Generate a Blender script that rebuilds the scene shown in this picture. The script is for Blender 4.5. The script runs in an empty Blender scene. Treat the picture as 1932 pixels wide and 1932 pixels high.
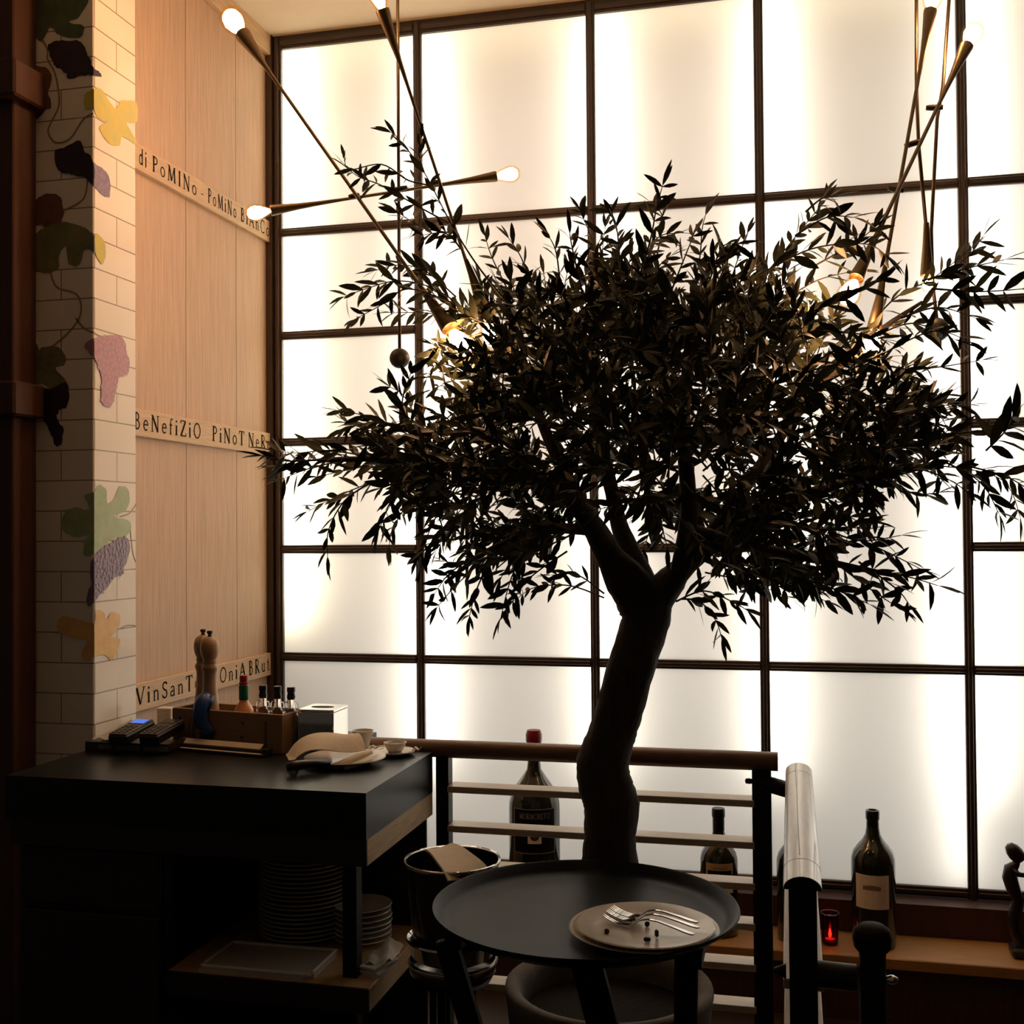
import bpy, math, random
import numpy as np
from mathutils import Vector, Matrix

random.seed(7)
SC = bpy.context.scene
COL = SC.collection
PI = math.pi

# ------------------------------------------------------------------ camera
FPX = 2166.309
CAM = Vector((1.880465, -4.0, 1.5))
yaw, pit, rol = (math.radians(a) for a in (13.632466, 1.02371, -0.41265))
_fw = Vector((-math.sin(yaw) * math.cos(pit), math.cos(yaw) * math.cos(pit), math.sin(pit)))
_r = Vector((math.cos(yaw), math.sin(yaw), 0))
_u = _r.cross(_fw)
RT = _r * math.cos(rol) + _u * math.sin(rol)
UP = -_r * math.sin(rol) + _u * math.cos(rol)
cd = bpy.data.cameras.new('camera')
cam = bpy.data.objects.new('camera', cd)
COL.objects.link(cam)
cd.sensor_width = 36
cd.lens = FPX / 1932 * 36
cd.clip_start = 0.05
m = Matrix((RT, UP, -_fw)).transposed().to_4x4()
m.translation = CAM
cam.matrix_world = m
SC.camera = cam

# ------------------------------------------------------------------ world, lights, exposure
W = bpy.data.worlds.new('world')
SC.world = W
W.use_nodes = True
W.node_tree.nodes['Background'].inputs[0].default_value = (1.0, 0.80, 0.62, 1)
W.node_tree.nodes['Background'].inputs[1].default_value = 0.032
SC.view_settings.view_transform = 'Standard'
SC.view_settings.look = 'None'
SC.view_settings.exposure = 0.0
SC.view_settings.gamma = 1.0
SC.view_settings.use_curve_mapping = False
SC.cycles.sample_clamp_indirect = 4.0
SC.cycles.max_bounces = 8
SC.cycles.use_denoising = True

MULL = [0.012, 0.5675, 1.2101, 1.7911, 2.4423, 3.09, 3.70]
ZTOP, ZBOT = 3.354, 0.318
ZH = {'2': 2.637, '3': 2.2466, '4m': 1.845, '4': 1.4428, '5': 1.0413}
BULB_L = 150.0


def strip(name, x, y, z, ln, wd, power, color, horizontal=False, rot=None):
    ld = bpy.data.lights.new(name, 'AREA')
    ld.shape = 'RECTANGLE'
    ld.size, ld.size_y = (ln, wd) if horizontal else (wd, ln)
    ld.energy = power
    ld.color = color
    o = bpy.data.objects.new(name, ld)
    COL.objects.link(o)
    o.location = (x, y, z)
    o.rotation_euler = rot or (-PI / 2, 0, 0)      # shines towards -Y, on the back of the panes
    return o


# the LED strips of the lit window, one behind the right flank of each mullion and one along the top, plus an added fill panel
for k, x in enumerate(MULL[:-1]):
    strip('led_or_fill', x + 0.03, 0.11, 1.99 if k else 2.27, 2.66 if k else 2.16, 0.02, 5.6 if k else 8.0, (1.0, 0.93, 0.78) if k else (1.0, 0.90, 0.66))
strip('led_or_fill', MULL[4] - 0.035, 0.10, 1.35, 2.0, 0.02, 1.6, (1.0, 0.93, 0.84))
strip('led_or_fill', 1.85, 0.14, ZTOP - 0.03, 3.7, 0.03, 1.6, (1.0, 0.88, 0.62), True)
strip('led_or_fill', 1.85, 0.24, 1.75, 3.6, 2.9, 15.0, (0.94, 0.97, 0.95), True)  # broad fill light, added to brighten the pane centres

# ------------------------------------------------------------------ helpers
def ray(px, py):
    return _fw + RT * ((px - 966) / FPX) - UP * ((py - 966) / FPX)


def at(px, py, Y):
    d = ray(px, py)
    return CAM + d * ((Y - CAM.y) / d.y)


def atx(px, py, X):
    d = ray(px, py)
    return CAM + d * ((X - CAM.x) / d.x)


def atz(px, py, Z):
    d = ray(px, py)
    return CAM + d * ((Z - CAM.z) / d.z)


class MB:
    """collects shapes, links them as one mesh object"""

    def __init__(self):
        self.v, self.f = [], []

    def add(self, vs, fs):
        o = len(self.v)
        self.v += [tuple(p) for p in vs]
        self.f += [tuple(i + o for i in q) for q in fs]
        return self

    def box(self, c, s, rz=0.0, M=None, bev=0.0):
        hx, hy, hz = s[0] / 2, s[1] / 2, s[2] / 2
        if bev > 0:
            b = min(bev, hx * .9, hy * .9, hz * .9)
            vs = []
            idx = {}
            for sx in (-1, 1):
                for sy in (-1, 1):
                    for sz in (-1, 1):
                        for a, p in (('x', (sx * hx, sy * (hy - b), sz * (hz - b))),
                                     ('y', (sx * (hx - b), sy * hy, sz * (hz - b))),
                                     ('z', (sx * (hx - b), sy * (hy - b), sz * hz))):
                            idx[(a, sx, sy, sz)] = len(vs)
                            vs.append(p)
            fs = []
            for s1 in (-1, 1):
                fs.append([idx[('x', s1, a, c2)] for a, c2 in ((-1, -1), (1, -1), (1, 1), (-1, 1))][::s1])
                fs.append([idx[('y', a, s1, c2)] for a, c2 in ((-1, -1), (1, -1), (1, 1), (-1, 1))][::-s1])
                fs.append([idx[('z', a, c2, s1)] for a, c2 in ((-1, -1), (1, -1), (1, 1), (-1, 1))][::s1])
            for s1 in (-1, 1):
                for s2 in (-1, 1):
                    fs.append([idx[('x', s1, s2, -1)], idx[('y', s1, s2, -1)], idx[('y', s1, s2, 1)], idx[('x', s1, s2, 1)]][::-s1 * s2])
                    fs.append([idx[('x', s1, -1, s2)], idx[('z', s1, -1, s2)], idx[('z', s1, 1, s2)], idx[('x', s1, 1, s2)]][::s1 * s2])
                    fs.append([idx[('y', -1, s1, s2)], idx[('z', -1, s1, s2)], idx[('z', 1, s1, s2)], idx[('y', 1, s1, s2)]][::-s1 * s2])
                    for s3 in (-1, 1):
                        fs.append([idx[('x', s1, s2, s3)], idx[('y', s1, s2, s3)], idx[('z', s1, s2, s3)]][::s1 * s2 * s3])
        else:
            vs = [(x, y, z) for x in (-hx, hx) for y in (-hy, hy) for z in (-hz, hz)]
            fs = [(0, 1, 3, 2), (4, 6, 7, 5), (0, 4, 5, 1), (2, 3, 7, 6), (0, 2, 6, 4), (1, 5, 7, 3)]
        if M is None:
            M = Matrix.Rotation(rz, 3, 'Z')
        c = Vector(c)
        return self.add([M @ Vector(p) + c for p in vs], fs)

    def bb(self, a, b, bev=0.0):
        a, b = Vector(a), Vector(b)
        s = b - a
        return self.box((a + b) / 2, (abs(s.x), abs(s.y), abs(s.z)), bev=bev)

    def tube(self, pts, radii, n=10, caps=True, squash=1.0):
        pts = [Vector(p) for p in pts]
        if not hasattr(radii, '__len__'):
            radii = [radii] * len(pts)
        vs, fs = [], []
        prev = None
        for i, p in enumerate(pts):
            d = (pts[min(i + 1, len(pts) - 1)] - pts[max(i - 1, 0)]).normalized()
            if prev is None:
                ref = Vector((0, 0, 1)) if abs(d.z) < .9 else Vector((1, 0, 0))
                a = d.cross(ref).normalized()
            else:
                a = (prev - d * prev.dot(d)).normalized()
            prev = a
            b = d.cross(a)
            for k in range(n):
                t = 2 * PI * k / n
                vs.append(p + a * (math.cos(t) * radii[i]) + b * (math.sin(t) * radii[i] * squash))
        for i in range(len(pts) - 1):
            for k in range(n):
                fs.append((i * n + k, i * n + (k + 1) % n, (i + 1) * n + (k + 1) % n, (i + 1) * n + k))
        if caps:
            fs.append(tuple(range(n))[::-1])
            fs.append(tuple((len(pts) - 1) * n + k for k in range(n)))
        return self.add(vs, fs)

    def lathe(self, prof, c, n=32, axis=None, sx=1.0, sy=1.0):
        """prof: (r, h) pairs, r = 0 closes to a point; axis: direction of h"""
        c = Vector(c)
        M = Matrix.Identity(3)
        if axis is not None:
            M = Vector((0, 0, 1)).rotation_difference(Vector(axis)).to_matrix()
        vs, fs, rings = [], [], []
        for r, h in prof:
            if r <= 1e-6:
                rings.append([len(vs)])
                vs.append(c + M @ Vector((0, 0, h)))
            else:
                rings.append(list(range(len(vs), len(vs) + n)))
                for k in range(n):
                    t = 2 * PI * k / n
                    vs.append(c + M @ Vector((r * sx * math.cos(t), r * sy * math.sin(t), h)))
        for a, b in zip(rings, rings[1:]):
            if len(a) == 1 and len(b) == 1:
                continue
            for k in range(n):
                k2 = (k + 1) % n
                if len(a) == 1:
                    fs.append((a[0], b[k2], b[k]))
                elif len(b) == 1:
                    fs.append((a[k], a[k2], b[0]))
                else:
                    fs.append((a[k], a[k2], b[k2], b[k]))
        return self.add(vs, fs)

    def prism(self, poly, z0, z1):
        n = len(poly)
        vs = [(x, y, z0) for x, y in poly] + [(x, y, z1) for x, y in poly]
        fs = [tuple(range(n))[::-1], tuple(range(n, 2 * n))] + [(i, (i + 1) % n, n + (i + 1) % n, n + i) for i in range(n)]
        return self.add(vs, fs)

    def build(self, name, mat, parent=None, smooth=False, angle=None):
        me = bpy.data.meshes.new(name)
        me.from_pydata(self.v, [], self.f)
        me.update()
        if smooth:
            me.polygons.foreach_set('use_smooth', [True] * len(me.polygons))
            if angle:
                me.set_sharp_from_angle(angle=math.radians(angle))
        me.materials.append(mat)
        o = bpy.data.objects.new(name, me)
        COL.objects.link(o)
        if parent is not None:
            o.parent = parent
            root = parent
            off = Vector((0, 0, 0))
            while root is not None:
                if root.type == 'EMPTY':
                    off += root.location
                root = root.parent
            if parent.type == 'EMPTY':
                o.matrix_parent_inverse = Matrix.Translation(-off)
        return o


def tag(o, label, cat, group=None):
    o['label'] = label
    o['category'] = cat
    if group:
        o['group'] = group
    return o


def struct(o):
    o['kind'] = 'structure'
    return o


def thing(name, loc, label, cat, group=None):
    o = bpy.data.objects.new(name, None)
    o.empty_display_size = .05
    COL.objects.link(o)
    o.location = loc
    return tag(o, label, cat, group)


def copy_tree(o, parent=None):
    c = o.copy()
    COL.objects.link(c)
    if parent is not None:
        c.parent = parent
    for ch in list(o.children):
        copy_tree(ch, c)
    return c


# ------------------------------------------------------------------ materials
def mat(name, col, rough=.5, metal=0.0, spec=.5, var=0.0, scale=20.0, stretch=(1, 1, 1), col2=None, bump=0.0, coat=0.0, rotz=0.0):
    M = bpy.data.materials.new(name)
    M.use_nodes = True
    nt = M.node_tree
    b = nt.nodes['Principled BSDF']
    b.inputs['Base Color'].default_value = (*col, 1)
    b.inputs['Roughness'].default_value = rough
    b.inputs['Metallic'].default_value = metal
    b.inputs['Specular IOR Level'].default_value = spec
    if coat:
        b.inputs['Coat Weight'].default_value = coat
        b.inputs['Coat Roughness'].default_value = .08
    if var or col2 or bump:
        tc = nt.nodes.new('ShaderNodeTexCoord')
        mp = nt.nodes.new('ShaderNodeMapping')
        mp.inputs['Scale'].default_value = stretch
        mp.inputs['Rotation'].default_value = (0, 0, rotz)
        nt.links.new(tc.outputs['Object'], mp.inputs['Vector'])
        nz = nt.nodes.new('ShaderNodeTexNoise')
        nz.inputs['Scale'].default_value = scale
        nz.inputs['Detail'].default_value = 6
        nz.inputs['Roughness'].default_value = .65
        nt.links.new(mp.outputs['Vector'], nz.inputs['Vector'])
        rp = nt.nodes.new('ShaderNodeValToRGB')
        rp.color_ramp.elements[0].position = .3
        rp.color_ramp.elements[1].position = .7
        c2 = col2 or tuple(min(1, x * (1 - var)) for x in col)
        rp.color_ramp.elements[0].color = (*c2, 1)
        rp.color_ramp.elements[1].color = (*col, 1)
        nt.links.new(nz.outputs['Fac'], rp.inputs['Fac'])
        nt.links.new(rp.outputs['Color'], b.inputs['Base Color'])
        if bump:
            bp = nt.nodes.new('ShaderNodeBump')
            bp.inputs['Strength'].default_value = bump
            bp.inputs['Distance'].default_value = .004
            nt.links.new(nz.outputs['Fac'], bp.inputs['Height'])
            nt.links.new(bp.outputs['Normal'], b.inputs['Normal'])
    return M


M_oak = mat('oak_panel', (.66, .445, .295), .55, var=.30, scale=9, stretch=(14, 14, .55), bump=.25)
M_oakboard = mat('oak_board', (.70, .49, .29), .5, var=.28, scale=8, stretch=(10, 1.2, 16), bump=.2)
M_oakrail = mat('oak_edge', (.62, .40, .20), .5, var=.35, scale=10, stretch=(3, 1.2, 16), bump=.2)
M_ledge = mat('ledge_wood', (.46, .23, .075), .42, var=.35, scale=10, stretch=(1.0, 14, 6), bump=.15)
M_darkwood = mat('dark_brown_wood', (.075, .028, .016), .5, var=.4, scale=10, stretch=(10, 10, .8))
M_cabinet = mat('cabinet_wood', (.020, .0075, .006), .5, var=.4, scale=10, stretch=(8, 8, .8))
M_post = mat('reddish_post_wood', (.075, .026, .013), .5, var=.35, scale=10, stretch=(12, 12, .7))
M_railwood = mat('rail_wood', (.20, .115, .075), .42, var=.35, scale=12, stretch=(1, 12, 12), bump=.1)
M_handrail = mat('handrail_wood', (.86, .77, .66), .30, coat=.5, var=.25, scale=8, stretch=(14, 1, 6), bump=.08)
M_slat = mat('slat_wood', (.66, .53, .40), .34, var=.25, scale=10, stretch=(1, 12, 12))
M_black = mat('black_metal', (.010, .008, .007), .45, spec=.25, var=.3, scale=30)
M_frame = mat('bronze_frame', (.045, .026, .016), .42, var=.35, scale=25)
M_stone = mat('black_stone', (.012, .0135, .013), .34, spec=.28, var=.5, scale=60, bump=.02)
M_ceil = mat('ceiling_plaster', (.90, .83, .66), .8, var=.05, scale=6)
M_floor = mat('floor_dark', (.035, .022, .015), .5, var=.4, scale=6)
M_white = mat('white_box', (.85, .83, .80), .8)
M_letter = mat('letter_ink', (.010, .007, .005), .8, spec=.05)
M_brass = mat('brass', (.20, .145, .085), .40, metal=1.0, var=.25, scale=40)
M_ring = mat('dark_bronze', (.05, .04, .032), .45, metal=.6)
M_ball = mat('weight_ball', (.016, .016, .015), .5, spec=.3)
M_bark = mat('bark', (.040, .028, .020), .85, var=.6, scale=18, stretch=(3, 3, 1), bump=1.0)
M_twig = mat('twig', (.06, .045, .028), .7, var=.4, scale=30)
M_china = mat('china', (.80, .75, .66), .25, var=.04, scale=10, coat=.3)
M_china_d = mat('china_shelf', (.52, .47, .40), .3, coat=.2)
M_steel = mat('chrome', (.78, .77, .75), .07, metal=1.0)
M_bucket = mat('brushed_steel', (.17, .16, .15), .2, metal=1.0)
M_napkin = mat('linen_napkin', (.80, .69, .52), .85, var=.12, scale=60, bump=.15)
M_paper = mat('paper', (.75, .72, .66), .7, var=.08, scale=30)
M_tray = mat('tray_black', (.012, .0135, .013), .38, spec=.08, var=.45, scale=9, bump=.05)
M_plastic = mat('black_plastic', (.014, .013, .013), .35)
M_keys = mat('grey_plastic', (.13, .11, .095), .5)
M_key = mat('key_caps', (.035, .03, .028), .5)
M_boxwood = mat('box_pine', (.34, .20, .10), .6, var=.25, scale=8, stretch=(1.5, 10, 14), bump=.1)
M_stamp = mat('stamp_ink', (.05, .025, .014), .7)
M_mill = mat('mill_wood', (.46, .28, .14), .45, var=.25, scale=12, stretch=(8, 8, 1), coat=.15)
M_red = mat('red_cap', (.42, .02, .02), .4)
M_wax = mat('red_wax', (.28, .012, .03), .35, var=.4, scale=30)
M_green = mat('green_label', (.01, .16, .06), .4)
M_sauce = mat('pepper_sauce', (.85, .35, .13), .2, var=.15, scale=20, coat=.5)
M_blue = mat('blue_plastic', (.012, .055, .22), .35)
M_bottle = mat('bottle_glass', (.012, .014, .006), .12, spec=.6, coat=.5)
M_capsule = mat('bottle_capsule', (.012, .010, .010), .4)
M_blabel = mat('black_label', (.006, .006, .006), .6, spec=.1)
M_grey = mat('silver_print', (.26, .25, .24), .5)
M_glabel = mat('gold_label', (.52, .36, .16), .55)
M_wlabel = mat('cream_label', (.86, .74, .60), .6, var=.06, scale=40)
M_statue = mat('statue_wood', (.014, .010, .008), .3)
M_planter = mat('planter_clay', (.17, .15, .12), .75, var=.35, scale=20, bump=.1)
M_soil = mat('soil', (.012, .009, .006), .95, var=.6, scale=60, bump=.8)
M_receipt = mat('clear_wrap', (.45, .41, .36), .3)
M_crumb = mat('crumb', (.03, .015, .008), .8)
M_sauce2 = mat('dip', (.16, .05, .025), .35, var=.4, scale=80)
M_leafp = {}


def leaf_mat():
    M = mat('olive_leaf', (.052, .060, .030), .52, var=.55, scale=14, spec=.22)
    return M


M_leaf = leaf_mat()


def pane_mat():
    M = bpy.data.materials.new('frosted_glass')
    M.use_nodes = True
    nt = M.node_tree
    nt.nodes.remove(nt.nodes['Principled BSDF'])
    out = nt.nodes['Material Output']
    t = nt.nodes.new('ShaderNodeBsdfTranslucent')
    t.inputs['Color'].default_value = (.86, .84, .80, 1)
    d = nt.nodes.new('ShaderNodeBsdfDiffuse')
    d.inputs['Color'].default_value = (.75, .72, .68, 1)
    g = nt.nodes.new('ShaderNodeBsdfGlossy')
    g.inputs['Roughness'].default_value = .25
    m1 = nt.nodes.new('ShaderNodeMixShader')
    m1.inputs[0].default_value = .09
    m2 = nt.nodes.new('ShaderNodeMixShader')
    m2.inputs[0].default_value = .03
    nt.links.new(t.outputs[0], m1.inputs[1])
    nt.links.new(d.outputs[0], m1.inputs[2])
    nt.links.new(m1.outputs[0], m2.inputs[1])
    nt.links.new(g.outputs[0], m2.inputs[2])
    nt.links.new(m2.outputs[0], out.inputs[0])
    return M


M_pane = pane_mat()


def glass_mat(name, col, rough=.02):
    M = bpy.data.materials.new(name)
    M.use_nodes = True
    b = M.node_tree.nodes['Principled BSDF']
    b.inputs['Base Color'].default_value = (*col, 1)
    b.inputs['Transmission Weight'].default_value = 1.0
    b.inputs['Roughness'].default_value = rough
    b.inputs['IOR'].default_value = 1.45
    return M


M_glass = glass_mat('clear_glass', (.95, .95, .93))
M_redglass = glass_mat('red_glass', (.45, .01, .015), .05)


def emit_mat(name, col, s):
    M = bpy.data.materials.new(name)
    M.use_nodes = True
    nt = M.node_tree
    nt.nodes.remove(nt.nodes['Principled BSDF'])
    e = nt.nodes.new('ShaderNodeEmission')
    e.inputs[0].default_value = (*col, 1)
    e.inputs[1].default_value = s
    nt.links.new(e.outputs[0], nt.nodes['Material Output'].inputs[0])
    return M


M_glow = emit_mat('filament_glow', (1.0, .56, .30), BULB_L)
M_screen = emit_mat('lit_screen', (.12, .22, .75), 1.0)
M_flame = emit_mat('candle_flame', (1.0, .35, .12), 14.0)


def bulbglass():
    M = bpy.data.materials.new('amber_bulb_glass')
    M.use_nodes = True
    nt = M.node_tree
    nt.nodes.remove(nt.nodes['Principled BSDF'])
    t = nt.nodes.new('ShaderNodeBsdfTransparent')
    t.inputs[0].default_value = (1, .86, .66, 1)
    g = nt.nodes.new('ShaderNodeBsdfGlossy')
    g.inputs['Roughness'].default_value = .05
    g.inputs[0].default_value = (1, .8, .55, 1)
    mx = nt.nodes.new('ShaderNodeMixShader')
    mx.inputs[0].default_value = .08
    nt.links.new(t.outputs[0], mx.inputs[1])
    nt.links.new(g.outputs[0], mx.inputs[2])
    nt.links.new(mx.outputs[0], nt.nodes['Material Output'].inputs[0])
    return M


M_bulb = bulbglass()


def tile_mat():
    M = bpy.data.materials.new('glazed_tile')
    M.use_nodes = True
    nt = M.node_tree
    b = nt.nodes['Principled BSDF']
    b.inputs['Roughness'].default_value = .16
    tc = nt.nodes.new('ShaderNodeTexCoord')
    sp = nt.nodes.new('ShaderNodeSeparateXYZ')
    nt.links.new(tc.outputs['Object'], sp.inputs[0])
    ad = nt.nodes.new('ShaderNodeMath')
    ad.operation = 'ADD'
    nt.links.new(sp.outputs['X'], ad.inputs[0])
    nt.links.new(sp.outputs['Y'], ad.inputs[1])
    a2 = nt.nodes.new('ShaderNodeMath')
    a2.operation = 'ADD'
    a2.inputs[1].default_value = 3.085
    nt.links.new(ad.outputs[0], a2.inputs[0])
    cb = nt.nodes.new('ShaderNodeCombineXYZ')
    nt.links.new(a2.outputs[0], cb.inputs['X'])
    nt.links.new(sp.outputs['Z'], cb.inputs['Y'])
    br = nt.nodes.new('ShaderNodeTexBrick')
    br.inputs['Color1'].default_value = (.86, .80, .70, 1)
    br.inputs['Color2'].default_value = (.82, .76, .66, 1)
    br.inputs['Mortar'].default_value = (.30, .24, .17, 1)
    br.inputs['Scale'].default_value = 1
    br.inputs['Mortar Size'].default_value = .0018
    br.inputs['Brick Width'].default_value = .21
    br.inputs['Row Height'].default_value = .0825
    br.offset = .5
    nt.links.new(cb.outputs[0], br.inputs['Vector'])
    nt.links.new(br.outputs['Color'], b.inputs['Base Color'])
    bp = nt.nodes.new('ShaderNodeBump')
    bp.inputs['Strength'].default_value = .4
    bp.inputs['Distance'].default_value = .002
    bp.invert = True
    nt.links.new(br.outputs['Fac'], bp.inputs['Height'])
    nt.links.new(bp.outputs['Normal'], b.inputs['Normal'])
    return M


M_tile = tile_mat()

# ------------------------------------------------------------------ room shell
struct(MB().bb((-1.5, -6, -.06), (5.5, -.31, 0)).build('floor', M_floor))
struct(MB().bb((-1.5, -6, 3.385), (5.5, .5, 3.46)).build('ceiling', M_ceil))
wall_left = struct(MB().bb((-.20, -1.043, 0), (-.03, 0, 3.385)).build('wall_left', M_oak))
# lit box behind the panes: back, bottom and side linings
bx = MB()
bx.bb((-.03, .30, .25), (3.72, .34, 3.385))
bx.bb((-.07, -.0, .25), (-.03, .34, 3.385))
bx.bb((3.72, -.0, .25), (3.76, .34, 3.385))
bx.bb((-.03, .01, .25), (3.72, .30, .285))
struct(bx.build('wall_back', M_white))
struct(MB().bb((3.76, -6, 0), (3.9, 0, 3.385)).build('wall_right', M_darkwood))

# window: frame bars and frosted panes
win = bpy.data.objects.new('window_1', None)
COL.objects.link(win)
win.location = (0, 0, ZBOT)
win['kind'] = 'structure'
win['label'] = 'tall grid window of backlit frosted panes in thin dark bronze bars'


def bar_v(x, z0, z1, w=.031):
    b = MB()
    b.bb((x - w / 2, -.016, z0), (x + w / 2, .006, z1), bev=.002)
    b.bb((x - w * .22, -.026, z0), (x + w * .22, -.016, z1), bev=.002)
    b.build('mullion', M_frame, win)


def bar_h(z, x0, x1, w=.031):
    b = MB()
    b.bb((x0, -.015, z - w / 2), (x1, .006, z + w / 2), bev=.002)
    b.bb((x0, -.024, z - w * .22), (x1, -.015, z + w * .22), bev=.002)
    b.build('transom', M_frame, win)


for x in MULL:
    bar_v(x, ZBOT - .02, ZTOP + .02)
for z in (ZTOP, ZH['2'], ZH['5'], ZBOT):
    for a, b in zip(MULL, MULL[1:]):
        bar_h(z, a + .0155, b - .0155, .040 if z == ZTOP else .031)
MB().bb((-.004, -.012, ZTOP + .0205), (3.72, .006, 3.385)).build('head_bar', M_frame, win)
rows_full = [ZBOT, ZH['5'], ZH['2'], ZTOP]
rows_fine = [ZBOT, ZH['5'], ZH['4'], ZH['4m'], ZH['3'], ZH['2'], ZTOP]
for k, (a, b) in enumerate(zip(MULL, MULL[1:])):
    rows = rows_fine if k % 2 == 0 else rows_full
    if k % 2 == 0:
        for z in (ZH['4'], ZH['4m'], ZH['3']):
            bar_h(z, a + .0155, b - .0155)
    for z0, z1 in zip(rows, rows[1:]):
        p = MB()
        p.add([(a, 0, z0), (b, 0, z0), (b, 0, z1), (a, 0, z1)], [(0, 1, 2, 3)])
        p.build('pane', M_pane, win)
# dark apron board below the window and the wooden bottle ledge with its front
struct(MB().bb((-.03, -.105, .19), (3.76, .01, .300)).build('trim_1', M_darkwood))
lg = struct(MB().bb((.0, -.325, .165), (3.76, -.105, .2), bev=.003).build('trim_2', M_ledge))
lg['label'] = 'long brown wooden ledge under the window'
struct(MB().bb((.0, -.305, -.06), (3.76, -.10, .165)).build('baseboard_back', M_darkwood))

# crown trim at the top of the oak wall
zc0 = atx(513, 107, -.01).z
zc1 = atx(513, 72, -.01).z
struct(MB().bb((-.03, -1.2, zc0), (-.008, 0, 3.385), bev=.002).build('trim_3', M_oakboard))
# thin dark shadow-gap strip in the corner by the window
struct(MB().bb((-.03, -.03, 0.3), (-.004, 0, 3.385)).build('trim_4', M_frame))
M_seam = mat('panel_seam', (.16, .085, .045), .7)
for y_ in (-.62, -.27):
    MB().bb((-.0302, y_, .96), (-.0294, y_ + .0016, zc0)).build('panel_seam', M_seam, wall_left)
# tiled column and the wooden post left of it
colm = struct(MB().bb((-.45, -1.25, .0), (.05, -1.043, 3.385), bev=.003).build('wall_column', M_tile))
pst = MB()
pst.bb((-.60, -1.35, 0), (-.125, -1.252, 3.385), bev=.004)
struct(pst.build('trim_5', M_post))
bd = MB()
for z0, z1 in ((2.667, 2.767), (1.818, 1.91), (3.22, 3.385)):
    bd.bb((-.60, -1.385, z0), (-.095, -1.256, z1), bev=.006)
struct(bd.build('trim_6', M_post))

# ------------------------------------------------------------------ lettered boards
def arc(cx, cy, rx, ry, a0, a1, n=9):
    return [(cx + rx * math.cos(math.radians(a0 + (a1 - a0) * i / n)), cy + ry * math.sin(math.radians(a0 + (a1 - a0) * i / n))) for i in range(n + 1)]


TK, TN = .15, .075


def sf(x, y, h=.12):
    return (.045, [(x - h, y), (x + h, y)])


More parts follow.
